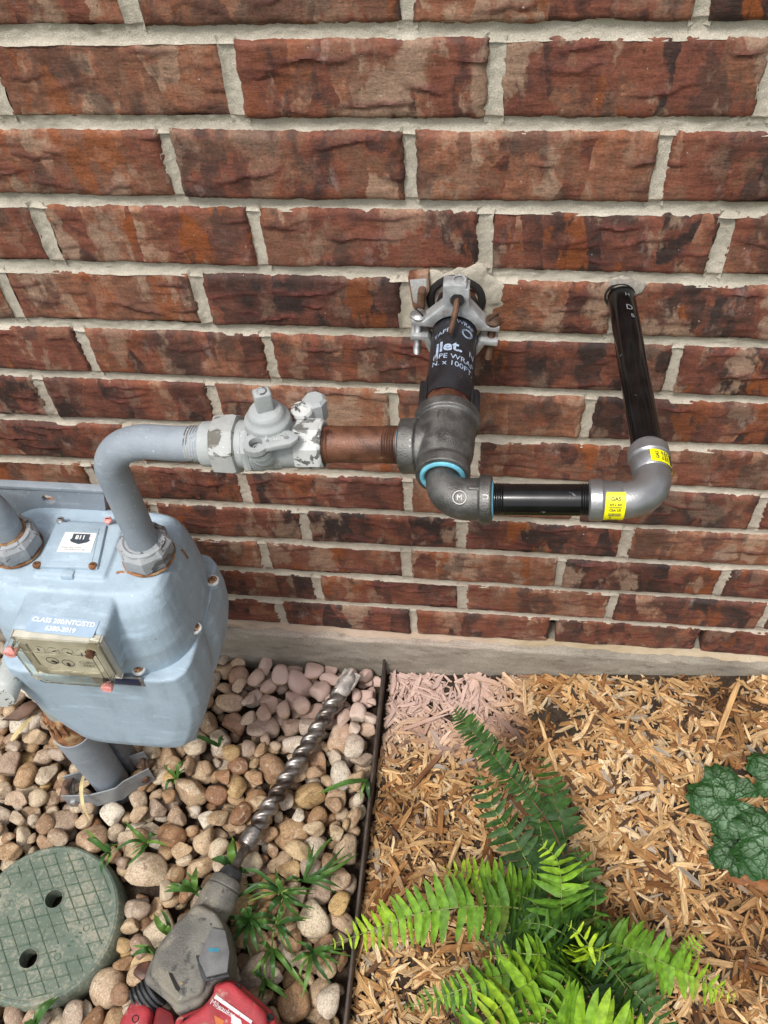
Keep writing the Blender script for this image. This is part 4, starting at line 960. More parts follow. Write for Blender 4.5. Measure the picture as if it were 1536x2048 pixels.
    text('pen_mark', 'D', .010, fnm(.036, .28), mk, root); text('pen_mark', 'H', .007, fnm(.017, .30), mk, root); text('pen_mark', 'B', .007, fnm(.047, .42), mk, root)
    # tape wrap with print
    y0, y1 = -.012, -.148; secs = []; n = 48
    for y in np.linspace(y0, y1, 30):
        c = wallp + ay * (-y); secs.append([c + (.0222 + .0003 * math.sin(y * 140 + 2 * q)) * (A(1, 0, 0) * math.cos(q) + A(0, 0, 1) * math.sin(q)) + ay * (.003 * math.cos(q - .5) if y == y1 else 0) for q in np.linspace(0, 2 * math.pi, n, endpoint=False)])
    wr = MB().loft(secs, caps=False).build('tape_wrap', WRAP, root, 60)
    for k, sgn in enumerate((-1, 1)):   # loose tape ends
        base = wallp + ay * .150; s = []
        for t in np.linspace(0, 1, 9):
            q = math.pi / 2 - sgn * (1.15 + .55 * t); rr = .0226 + .006 * t ** 2 + .001 * math.sin(9 * t)
            s.append([base + ay * (dy + .004 * math.sin(5 * t + k)) + rr * (A(1, 0, 0) * math.cos(q) + A(0, 0, 1) * math.sin(q)) for dy in np.linspace(-.030 + .012 * k, .010 - .006 * t, 6)])
        me = MB().loft(s, caps=False, closed=False).build('loose_tape', WRAP, root, 60)
        md = me.modifiers.new('s', 'SOLIDIFY'); md.thickness = .0008
    pf = lambda y_, a0, sk=.25: (lambda u, v: wallp + ay * (y_ - v + sk * u) + .02275 * (A(1, 0, 0) * math.sin(u / .0227 + a0) + A(0, 0, 1) * math.cos(u / .0227 + a0)))
    text('lettering', 'TAPE', .0078, pf(.073, -.52, -.35), INK, wr); text('lettering', '.WRAP', .0070, pf(.060, .50, .25), INK, wr)
    text('lettering', 'jlet.', .0185, pf(.094, -.14, .05), INK, wr, .0005); text('lettering', 'N', .010, pf(.098, .95, .3), INK, wr)
    text('lettering', 'PIPE WRAP', .0092, pf(.1085, .12, .18), INK, wr); text('lettering', 'N. x 100FT.', .0092, pf(.1175, .10, .20), INK, wr)
    for k in range(2): MB().ring(pf(.072, .62)(0, 0), A(.55, 0, .83), .0058 - .0012 * k, .00025, 24, 5).build('printed_ring', INK, wr)
    # ground clamp
    g = thing('ground_clamp', 'cast aluminium grounding clamp bolted around the wrapped pipe at the wall', 'clamp', (TX, -.05, .745))
    yc = .047; c = wallp + ay * yc; u, z = A(1, 0, -.06), A(.06, 0, 1); yv = A(0, -1, 0)
    def half(sgn, zo):
        prof = []; rin, rout = .0228, .0290
        pts = [(-.046, 0), (-.030, 0)] + [(-rout * math.sin(q) * 1.0, rout * math.cos(q)) for q in np.linspace(1.12, .0, 7)][:-1]
        outer = [(-.043, .0030), (-.031, .0030), (-.0125, .0235), (-.0110, .0310), (-.0105, .0440), (.0105, .0440), (.0110, .0310), (.0125, .0235), (.031, .0030), (.043, .0030)] if sgn > 0 else [(-.043, .0030), (-.0305, .0030)] + [(rout * math.cos(q), rout * math.sin(q)) for q in np.linspace(math.pi - .42, .42, 15)] + [(.0305, .0030), (.043, .0030)]
        ia = .30 if sgn > 0 else .15; dz = -.0105 if sgn > 0 else 0
        inner = [(.043, -.0030), (.0262, -.0030)] + [(rin * math.cos(q), rin * math.sin(q) + dz) for q in np.linspace(ia, math.pi - ia, 15)] + [(-.0262, -.0030), (-.043, -.0030)]
        return [tuple(c + a * u + (sgn * b + zo) * z + yv * (-.008)) for a, b in outer + inner]
    MB().prism(half(1, .0130), tuple(yv * .016), .0009).build('upper_jaw', ALU, g, 40)
    MB().prism(half(-1, -.0050), tuple(yv * .016), .0009).build('lower_jaw', ALU, g, 40)
    lug = MB().box(tuple(c + A(-.0112, -.0078, .030)), tuple(c + A(.0112, .0085, .0610)), .0018, 2).build('lug', ALU, g, 40)
    hc = c + z * .0455 + yv * .0085
    MB().lathe(hc, A(0, -1, .25), [(-.002, .0078), (0, .0078), (.0006, .0070), (-.0030, .0066), (-.0031, .001)], 28).build('set_screw', ZINC, lug)
    MB().lathe(hc, A(0, -1, .25), [(-.002, .0064), (.0009, .0064), (.0009, .001)], 24).build('screw_hole', DARK, lug)
    tp = c + z * .0616 + yv * 0; MB().ring(tp, A(0, -.25, 1), .0058, .0010, 24, 6).build('boss_ring', ALU, lug)
    MB().tube([hc + A(0, .004, .001), hc + A(-.001, -.010, -.006), hc + A(-.003, -.020, -.012), hc + A(-.005, -.032, -.015)], [.003, .003, .0028, .0022], 10).build('ground_stub', BOLT, g)
    for s_ in (-1, 1):
        o = c + u * s_ * .0362; x = MB().lathe(o + z * .0165, z, [(-.001, .0085), (.0012, .0085), (.0035, .0065), (.0046, .0030), (.0046, .0)], 24).build('screw_head', ZINC if s_ < 0 else BOLT, g)
        mt = Matrix.Translation(Vector(o + z * .0210)) @ Matrix.Rotation(.9 * s_, 4, 'Z'); MB().box((-.0068, -.0007, -.001), (.0068, .0007, .0006), mtx=mt).build('slot', DARK, x)
        x = MB(); helix_bolt(x, o + z * .015, -z, .0038, .046); x.build('clamp_bolt', BOLT if s_ > 0 else ZINC, g, 60)
    # mortar packed round the sleeve, a knocked-off brick corner and old conduit stub beside it
    pk = thing('wall_patch', 'rough mortar patch with dark sleeve where the wrapped pipe enters the wall', 'mortar patch', (TX, 0, .75))
    m = MB(); r_ = np.random.default_rng(5)
    for k in range(44):
        q = r_.uniform(0, 2 * math.pi); rr = r_.uniform(.024, .038); P, F = SHAPES_LO[k % 14]; s_ = r_.uniform(.009, .018)
        m.add(P * [s_, r_.uniform(.0035, .0055), s_] + [TX + rr * math.cos(q) * 1.0, .0005, .752 + rr * math.sin(q) * .75], F)
    m.build('mortar_blob', MORTAR, pk, cast=(.0014, 2))
    MB().ring((TX - .002, -.004, .752), (0, 1, 0), .0262, .0042, 36, 8).build('sleeve', DARK, pk)
    MB().tube([(TX - .034, .01, .775), (TX - .036, -.016, .768), (TX - .037, -.022, .745)], .004, 10).build('wire_stub', BOLT, pk)
    q = at(840, 588, y=-.010); wp = simple('old_white_paint', (.72, .72, .70), .8, 0, var=.15, scale=300, bump=.002)
    MB().prism([tuple(q + A(a, 0, b)) for a, b in ((-.012, .020), (.009, .024), (.010, .004), (.002, -.016), (-.008, -.018))], (0, .012, 0), .002).build('brick_fragment', BRICK, pk)
    MB().prism([tuple(q + A(a, -.0004, b)) for a, b in ((-.010, .017), (.007, .019), (.007, .003), (-.004, -.012), (-.007, -.010))], (0, .003, 0), .0006).build('paint_daub', wp, pk)
    pk2 = thing('pipe_hole_patch', 'smear of grey mortar around the black pipe where it meets the brick', 'mortar patch', (.178, 0, .76))
    m = MB()
    for k in range(9):
        q = r_.uniform(.3, 2.0); rr = r_.uniform(.010, .019); P, F = SHAPES_LO[k % 14]; s_ = r_.uniform(.006, .012)
        m.add(P * [s_, .0024, s_] + [.1785 + rr * math.cos(q), -.0018, .762 + rr * math.sin(q)], F)
    m.build('mortar_smear', simple('grey_mortar', (.40, .36, .31), .95, 0, var=.25, scale=200, bump=.001), pk2, cast=(.0013, 2))
    MB().ring((.1778, -.003, .7615), (0, 1, 0), .0140, .0013, 32, 8).build('hole_rim', DARK, pk2)
build_piping()
def build_meter_bar():
    root = thing('meter_bar', 'flat grey steel bar with a round hole behind the meter swivel nuts', 'bar', (-.45, -.13, .55))
    y = -.128; c = [at(-260, 975, y=y), at(207, 984, y=y), at(212, 1030, y=y), at(-260, 1024, y=y)]; h = at(97, 999, y=y)
    b = bmesh.new(); vs = [b.verts.new(p) for p in c]; es = [b.edges.new((vs[i], vs[(i + 1) % 4])) for i in range(4)]
    hv = [b.verts.new((h[0] + .0078 * math.cos(q), y, h[2] + .0078 * math.sin(q))) for q in np.linspace(0, 2 * math.pi, 24, endpoint=False)]
    for i in range(24): b.edges.new((hv[i], hv[(i + 1) % 24]))
    bmesh.ops.triangle_fill(b, use_beauty=True, edges=b.edges[:])
    kill = [f for f in b.faces if all((v.co - Vector(h)).length < .0079 for v in f.verts)]; bmesh.ops.delete(b, geom=kill, context='FACES')
    r = bmesh.ops.extrude_face_region(b, geom=b.faces[:]); bmesh.ops.translate(b, verts=[g for g in r['geom'] if isinstance(g, bmesh.types.BMVert)], vec=(0, .006, 0))
    MB().bm(b).build('bar_plate', PIPEGREY, root, 30)
    MB().box((c[0][0], y - .001, c[1][2] - .003), (c[1][0], y + .009, c[1][2] + .003), .001).build('top_flange', PIPEGREY, root)
build_meter_bar()
def build_inlet():
    root = thing('inlet_pipe', 'short grey inlet elbow above the left nut of the gas meter', 'pipe', (-.469, -.19, .56))
    P = [A(-.469, -.19, .545), A(-.469, -.19, .590)] + arc((-.469 - .040, -.19, .590), .040, (1, 0, 0), (0, 0, 1), 0, math.pi / 2, 12)[1:] + [A(-.56, -.19, .630), A(-.70, -.19, .630)]
    MB().tube(P, .0180, 36).build('pipe', PIPEGREY, root, 60)
    MB().ring((-.469, -.19, .5655), (0, 0, 1), .0195, .0016, 36, 8).build('rust_ring', RUSTY, root)
build_inlet()
def build_riser():
    root = thing('gas_riser', 'grey vertical gas riser pipe with rusty coupling standing in the stones', 'riser pipe', (RISER[0], RISER[1], 0))
    x, y = RISER
    MB().lathe((x, y, -.06), (0, 0, 1), [(0, .0255), (.10, .0262), (.215, .0285), (.252, .0285), (.2525, .024)], 40).build('sleeve', PIPEGREY, root, 50)
    MB().lathe((x, y, .188), (0, 0, 1), [(0, .0265), (.018, .0275), (.026, .0262), (.030, .0235), (.034, .0225), (.056, .0225), (.060, .019)], 40).build('rusty_coupling', RUSTY, root, 50)
    cr = MB()
    for k in range(14):
        q = k / 14 * 2 * math.pi; cr.box((-.0016, -.0022, .214), (.0016, .0022, .246), .0006, 1, Matrix.Translation((x, y, 0)) @ Matrix.Rotation(q, 4, 'Z') @ Matrix.Translation((0, .0228, 0)))
    cr.build('crimp_rib', RUSTY, root)
    MB().lathe((x, y, .24), (0, 0, 1), [(0, .0165), (.10, .0165)], 32).build('riser_pipe', simple('old_riser_paint', (.33, .34, .31), .6, 0, var=.3, scale=60, spots=[((.22, .11, .05), 45, .62, .70)]), root, 50)
    MB().lathe((x, y, .335), (0, 0, 1), [(0, .019), (.004, .022), (.05, .022)], 8).build('riser_nut', VALVEP, root, 30)
    p = at(28, 1335, y=-.262); d = at(4, 1398, y=-.310) - p; L = np.linalg.norm(d)
    MB().lathe(p - d * .5, d, [(0, .017), (L * .6, .0165), (L * 1.42, .0162), (L * 1.5, .0140)], 32).build('stop_cock', m_paint('cock_paint', (.42, .44, .42), (.55, .56, .54), ((.09, .085, .08), 60, .60)), root, 45)
    MB().box((x - .03, y + .006, .33), (x + .018, y + .05, .39), .008, 3).build('cock_body', PIPEGREY, root)
    # clamp plates and stake at the foot
    BR = simple('galvanised_plate', (.27, .285, .30), .5, .3, var=.2, scale=40, spots=[((.14, .06, .035), 26, .66, .70)])
    foot = thing('pipe_bracket', 'bent grey steel clamp plates bolted around the foot of the riser', 'bracket', (x, y, 0))
    zf = .035
    def strap(sgn, name):
        a = math.radians(24); u = A(math.cos(a), math.sin(a), 0); v = A(-math.sin(a), math.cos(a), 0) * sgn; cc = A(x, y, 0)
        pts = [(-.062, .012), (-.034, .012), (-.020, .031), (.020, .031), (.034, .012), (.062, .012)]
        if sgn < 0: pts = [(-.066, .018), (-.026, .0305), (.0, .0325), (.014, .0325), (.026, .026), (.066, .018)]
        out = [cc + p * u + q * v for p, q in pts]; poly = []; th = .0022
        top = [tuple(p + A(0, 0, zf + .012 * (1 if sgn < 0 else .6))) for p in out] + [tuple(p + v * th + A(0, 0, zf + .012 * (1 if sgn < 0 else .6))) for p in out[::-1]]
        return MB().prism(top, (0, 0, -.042)).build(name, BR, foot, 30), u, v, cc
    _, u, v, cc = strap(-1, 'front_plate'); strap(1, 'rear_plate')
    for s_ in (-1, 1):
        o = cc + u * s_ * .055 + v * .028 + A(0, 0, .024); bo = MB(); helix_bolt(bo, o, -v, .0032, .05); bo.lathe(o - v * .006, v, [(0, .0065), (.005, .0065)], 6); bo.build('clamp_bolt', BOLT if s_ > 0 else ZINC, foot, 40)
    st = thing('support_stake', 'flat grey steel stake leaning behind the riser foot', 'stake', (x + .04, y + .04, 0))
    p = at(232, 1530, z=.03); MB().box((p[0] - .022, p[1] + .002, -.05), (p[0] + .022, p[1] + .006, .115), .001).box((p[0] + .018, p[1] + .004, -.05), (p[0] + .022, p[1] + .03, .11), .001).build('stake_plate', simple('stake_grey', (.14, .15, .165), .6, .2, var=.2), st)
build_riser()
# ------------------------------------------------------------------ rotary hammer drill lying on the stones
def build_drill():
    o0 = at(400, 1900, z=.03)
    root = thing('hammer_drill', 'dirty red and grey hammer drill with long spiral bit lying on the stones', 'drill', (o0[0], o0[1], .01))
    GREY = simple('dirty_grey_metal', (.140, .132, .114), .68, .1, var=.35, scale=28, bump=.0010, spots=[((.20, .18, .140), 24, .48, .62), ((.055, .052, .047), 55, .56, .66), ((.30, .215, .12), 40, .64, .74), ((.45, .43, .36), 130, .66, .72)])
    PGREY = simple('grey_plastic', (.120, .120, .120), .7, 0, var=.25, scale=60, bump=.0004, spots=[((.30, .27, .20), 35, .60, .72)])
    RED = simple('worn_red_plastic', (.33, .030, .038), .45, 0, var=.25, scale=40, bump=.0004, spots=[((.42, .22, .19), 60, .57, .70), ((.27, .19, .13), 30, .60, .72)])
    RED_SHADE = simple('shaded_red_plastic', (.20, .018, .022), .5, 0, var=.3, scale=40)  # the same red, with the shadow around the trigger put into its colour
    RUB = simple('black_rubber', (.030, .031, .034), .6, 0, var=.4, scale=90, bump=.0006, spots=[((.13, .13, .12), 70, .58, .70)])
    BITM = simple('drill_steel', (.30, .275, .255), .36, .9, var=.35, scale=26, bump=.0003, spots=[((.10, .075, .062), 22, .46, .62), ((.46, .39, .35), 40, .62, .74)])
    TIPM = simple('dusty_carbide', (.50, .46, .43), .5, .6, var=.4, scale=80, bump=.0010)
    # bit
    T = at(704, 1348, z=.034); S = at(492, 1690, z=.046); ax = (S - T) / np.linalg.norm(S - T); L = np.linalg.norm(S - T)
    u = np.cross(ax, A(0, 0, 1)); u /= np.linalg.norm(u); b = np.cross(u, ax); secs = []; n = 40
    for d in np.linspace(.040, L - .026, 190):
        ph = -2 * math.pi * d / .046; s = []
        for q in np.linspace(0, 2 * math.pi, n, endpoint=False):
            g = math.cos(2 * (q - ph)); g = 1 / (1 + math.exp(-7 * (g - .05))); r = .0090 + .0046 * g; s.append(T + ax * d + r * (math.cos(q) * u + math.sin(q) * b))
        secs.append(s)
    bit = MB().loft(secs).build('drill_bit', BITM, root, 60)
    MB().lathe(T, ax, [(L - .028, .0095), (L - .024, .0135), (L - .002, .0135), (L + .001, .0120)], 36).build('shank', BITM, bit)
    MB().tube([T + ax * (L - .004), at(462, 1750, z=.056)], .0062, 20).build('shank_rod', BITM, bit)
    h = MB(); h.lathe(T, ax, [(-.002, .004), (.004, .010), (.012, .0132), (.030, .0135), (.042, .0115), (.044, .0102)], 24)
    h.box((-.0152, -.003, -.004), (.0152, .003, .026), .001, 1, Matrix.Translation(Vector(T)) @ Vector(ax).to_track_quat('Z', 'Y').to_matrix().to_4x4())
    h.box((-.003, -.0145, -.002), (.003, .0145, .022), .001, 1, Matrix.Translation(Vector(T)) @ Vector(ax).to_track_quat('Z', 'Y').to_matrix().to_4x4()); h.build('carbide_tip', TIPM, bit)
    # nose
    n0 = at(468, 1738, z=.058); n1 = at(402, 1862, z=.060); na = (n1 - n0) / np.linalg.norm(n1 - n0)
    MB().lathe(n0, na, [(-.002, .0085), (0, .0125), (.004, .0150), (.013, .0175), (.015, .0160)], 36).build('dust_cap', RUB, root)
    MB().lathe(n0, na, [(.0135, .0168), (.0150, .0205), (.0185, .0225), (.026, .0235), (.027, .0222), (.0285, .0222), (.030, .0245), (.050, .0262), (.053, .0250), (.056, .0245), (.075, .0265), (.090, .030)], 48).build('chuck_sleeve', GREY, root, 50)
    zt = .098
    def poly(pts, z=zt): return [tuple(at(x, y, z=z)) for x, y in pts]
    hp = [(402, 1802), (436, 1822), (452, 1850), (459, 1900), (454, 1950), (426, 1962), (420, 1984), (402, 2008), (352, 2030), (338, 2006), (312, 1984), (284, 1962), (294, 1932), (318, 1882), (358, 1838)]
    m = MB().prism(poly(hp, .090)[::-1], (0, 0, -.064), .010, 3)
    m.prism(poly([(398, 1808), (436, 1828), (452, 1856), (452, 1940), (418, 1952), (408, 1990), (360, 2012), (330, 1985), (300, 1955), (312, 1910), (352, 1850)], .088)[::-1], (0, 0, .011), .006, 3)
    m.lathe(n0 + na * .075, na, [(0, .026), (.02, .029), (.05, .032), (.07, .030)], 32)
    hs_ = m.build('gear_housing', GREY, root, cast=(.0019, 6))
    MB().prism(poly([(424, 1856), (452, 1862), (461, 1905), (456, 1946), (414, 1956), (398, 1918)], .0985)[::-1], (0, 0, .0050), .0016, 2).build('side_panel', PGREY, root, 30)
    MB().prism(poly([(392, 1912), (400, 1912), (417, 1957), (458, 1948), (460, 1954), (412, 1964), (404, 1958)], .0978)[::-1], (0, 0, .0032), .0008).build('panel_groove', RUB, root)
    MB().prism(poly([(417, 1896), (438, 1896), (439, 1903), (418, 1904)], .1036)[::-1], (0, 0, .0004)).build('paint_mark', simple('teal_paint', (.02, .17, .24), .6), root)
    MB().prism(poly([(337, 1946), (344, 1946), (361, 1978), (357, 1984), (351, 1978)], .0985)[::-1], (0, 0, .0012)).build('vent_slot', DARK, root)
    # red motor housing, running on out of the picture
    rp = [(428, 1966), (462, 1956), (480, 1966), (548, 2024), (566, 2120), (560, 2240), (420, 2260), (372, 2120), (346, 2050), (352, 2032), (404, 2012), (424, 1988)]
    MB().prism(poly(rp, .088)[::-1], (0, 0, -.068), .008, 3).prism(poly([(432, 1974), (462, 1962), (476, 1972), (536, 2026), (550, 2120), (544, 2230), (432, 2250), (384, 2110), (358, 2050), (408, 2018), (428, 1994)], .086)[::-1], (0, 0, .012), .006, 3).build('motor_housing', RED, root, cast=(.0019, 5))
    zl = .0984
    lb = MB().prism(poly([(432, 1990), (500, 2040), (540, 2075), (500, 2140), (450, 2110), (420, 2014)], zl)[::-1], (0, 0, .0006), .0002).build('brand_label', RED, root)
    WP = simple('worn_white_print', (.66, .62, .62), .5, 0, var=.15, scale=120, spots=[((.42, .10, .10), 90, .60, .66)])
    MB().prism(poly([(433, 1990), (505, 2042), (502, 2048), (428, 1996)], zl + .0006)[::-1], (0, 0, .0004)).build('white_stripe', WP, lb)
    MB().prism(poly([(463, 2028), (482, 2040), (486, 2058), (462, 2046)], zl + .0006)[::-1], (0, 0, .0003)).build('white_tag', WP, lb)
    MB().prism(poly([(428, 2030), (448, 2042), (444, 2056), (432, 2050)], zl + .0006)[::-1], (0, 0, .0003)).build('orange_tag', simple('orange_print', (.45, .12, .02), .5), lb)
    c = at(446, 2018, z=zl + .0007); e = at(466, 2031, z=zl + .0007) - at(426, 2006, z=zl + .0007); e /= np.linalg.norm(e)
    text('lettering', 'Milwaukee', .0085, plane_fn(c, e, A(-e[1], e[0], 0), (0, 0, 1)), WP, lb)
    p, q = at(432, 2016, z=zl + .0010), at(456, 2030, z=zl + .0010); MB().tube([p, (p + q) / 2 + A(0, .001, 0), q], [.0002, .0006, .0001], 6).build('bolt_stroke', WP, lb)
    for x, y in ((474, 1974), (540, 2034), (372, 2042)):
        c = at(x, y, z=.096); MB().lathe((c[0], c[1], .090), (0, 0, 1), [(0, .0042), (.0066, .0042), (.0070, .0034), (.003, .0032)], 16).build('screw_hole', DARK, root)
    # side handle
    MB().prism(poly([(266, 1990), (304, 2014), (296, 2052), (250, 2150), (200, 2130), (240, 2034)], .075)[::-1], (0, 0, -.046), .009, 3).build('side_handle', RED, root, 40)
    c = at(270, 2037, z=.077); MB().lathe((c[0], c[1], .070), (0, 0, 1), [(0, .0045), (.0056, .0045), (.006, .0036), (.002, .003)], 16).build('handle_hole', DARK, root)
    c0, c1 = at(314, 1978, z=.058), at(276, 2012, z=.053); d = c1 - c0; Ld = np.linalg.norm(d)
    pr_ = []
    for k in range(5): pr_ += [(k / 5 * Ld * 1.0, .0185), (k / 5 * Ld + .0016, .0215), (k / 5 * Ld + Ld * .14, .0215), (k / 5 * Ld + Ld * .17, .0185)]
    MB().lathe(c0, d, pr_, 32).build('ribbed_collar', RUB, root, 40)
    MB().prism(poly([(312, 2006), (345, 2024), (352, 2050), (380, 2140), (300, 2140), (302, 2050)], .062)[::-1], (0, 0, -.035), .006).build('trigger_guard', RED_SHADE, root, 40)
    MB().prism(poly([(262, 1946), (276, 1925), (302, 1918), (300, 1950), (284, 1964)], .052)[::-1], (0, 0, -.026), .004).build('lock_knob', RUST, root, 40)
build_drill()

# ------------------------------------------------------------------ plants
def m_leaf(name, single):
    q = M_(name, .55, 0, .3)
    t = q.n('ShaderNodeSeparateColor', out=0, Color=q.n('ShaderNodeObjectInfo', out=1)) if single else q.attr('tint', 2)
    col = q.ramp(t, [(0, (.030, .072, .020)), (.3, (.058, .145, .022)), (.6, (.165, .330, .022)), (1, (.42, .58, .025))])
    c = q.pos()
    if single: col = q.mix(q.n('ShaderNodeSeparateColor', out=1, Color=q.n('ShaderNodeObjectInfo', out=1)), col, (.20, .12, .035))
    g = q.rng(q.noise(c, 130, 3), .3, .7, .70, 1.3); col = q.mix(1.0, col, q.n('ShaderNodeCombineColor', _0=g, _1=g, _2=g), 'MULTIPLY')
    q.fin(col, q.bump(q.noise(c, 500, 3), .0004, .5))
    tr = q.t.nodes.new('ShaderNodeBsdfTranslucent'); mx = q.t.nodes.new('ShaderNodeMixShader'); q.t.links.new(col, tr.inputs[0]); mx.inputs[0].default_value = .28
    q.t.links.new(q.b.outputs[0], mx.inputs[1]); q.t.links.new(tr.outputs[0], mx.inputs[2]); q.t.links.new(mx.outputs[0], q.o.inputs[0]); return q.m
LEAF1, LEAF2 = m_leaf('fern_leaflet', True), m_leaf('fern_foliage', False)
STEM = simple('fern_stem', (.15, .20, .045), .5, 0, var=.3); STEMB = simple('brown_stem', (.12, .055, .03), .5, 0, var=.3)
def leaflet_geo(k):
    r = np.random.default_rng(60 + k); ts = np.linspace(0, 1, 8); wd = np.interp(ts, [0, .04, .15, .45, .7, .88, 1], [.72, 1.0, 1, .86, .66, .40, .04]); V = []; F = []
    wave = r.uniform(.02, .05); ph = r.uniform(0, 6); droop = r.uniform(.04, .20); curve = r.uniform(-.12, .16)
    for i, t in enumerate(ts):
        cy = curve * t * t; zc = -droop * t * t
        for s_ in (-1, -.5, 0, .5, 1): V.append((t, cy * 1.0 + s_ * wd[i] * .5, zc + .10 * abs(s_) * wd[i] * .35 + wave * .5 * math.sin(t * 11 + ph + s_) * abs(s_)))
    for i in range(7):
        for j in range(4): F.append((i * 5 + j, (i + 1) * 5 + j, (i + 1) * 5 + j + 1, i * 5 + j + 1))
    return np.array(V), F
LG = [leaflet_geo(k) for k in range(6)]
LM = []
for V, F in LG:
    me = mesh_np('leaflet', V, F); me.materials.append(LEAF1); me.polygons.foreach_set('use_smooth', [True] * len(me.polygons)); LM.append(me)
def frond(root, pts, Lm, n, t0, t1, own=False, start=.12, wf=.285, stem=STEM, seed=0, up=(0, -.25, 1), fwd=.28, blunt=0):
    r = np.random.default_rng(seed + 300); P = bez([at(x, y, z=z) for x, y, z in pts], 16); P = np.array(P)
    d = np.concatenate([[0], np.cumsum(np.linalg.norm(np.diff(P, axis=0), axis=1))]); T = d[-1]
    def ev(s): return A(*[np.interp(s * T, d, P[:, k]) for k in range(3)])
    fr = MB().tube([ev(s) for s in np.linspace(0, 1, 26)], list(np.interp(np.linspace(0, 1, 26), [0, 1], [.0015, .0004])), 6).build('frond', stem, root, 60)
    MVs, MFs, TT, nv = [], [], [], 0
    n = int(round(n * 1.12))
    for i in range(n):
        s = start + (1 - start) * (i + .3) / n; p = ev(s); tg = ev(min(s + .01, 1)) - ev(max(s - .01, 0)); tg /= np.linalg.norm(tg)
        sd_ = np.cross(tg, np.array(up, float)); sd_ /= np.linalg.norm(sd_); nr = np.cross(sd_, tg)
        prof = np.interp(s, [0, .15, .35, .6, .85, .97, 1], [.62, .85, 1, .95, .55, .2, .10])
        if blunt: prof = np.interp(s, [.45, .6, .8, .93, 1], [.55, .85, 1, .85, .35])
        for k in (-1, 1):
            if r.uniform() < .03: continue
            ll = Lm * prof * r.uniform(.88, 1.1); ww = min(ll * wf * 1.15, Lm * wf * r.uniform(.9, 1.1)) * (.75 + .25 * prof)
            dr = sd_ * k * math.cos(fwd) + tg * math.sin(fwd + r.normal(0, .09)) + nr * r.normal(.08, .20); dr /= np.linalg.norm(dr)
            nn = nr + tg * r.normal(0, .36) + sd_ * r.normal(0, .18); yy = np.cross(nn, dr); yy /= np.linalg.norm(yy); zz = np.cross(dr, yy)
            M = Matrix(((dr[0] * ll, yy[0] * ww, zz[0] * ll, p[0]), (dr[1] * ll, yy[1] * ww, zz[1] * ll, p[1]), (dr[2] * ll, yy[2] * ww, zz[2] * ll, p[2]), (0, 0, 0, 1)))
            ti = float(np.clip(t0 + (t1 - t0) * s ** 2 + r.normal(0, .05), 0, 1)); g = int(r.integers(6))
            if own:
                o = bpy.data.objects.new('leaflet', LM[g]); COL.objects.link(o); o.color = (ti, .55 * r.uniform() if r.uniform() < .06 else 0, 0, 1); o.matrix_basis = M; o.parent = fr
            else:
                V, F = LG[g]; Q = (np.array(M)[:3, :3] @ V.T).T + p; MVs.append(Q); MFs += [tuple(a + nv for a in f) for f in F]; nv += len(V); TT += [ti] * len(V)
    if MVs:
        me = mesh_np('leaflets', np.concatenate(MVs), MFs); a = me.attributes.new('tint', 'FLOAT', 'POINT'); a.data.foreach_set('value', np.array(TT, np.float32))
        o = obj('leaflets', me, LEAF2, None, 180); o.parent = fr; o['kind'] = 'stuff'
        o.matrix_parent_inverse = Matrix.Identity(4)
    return fr
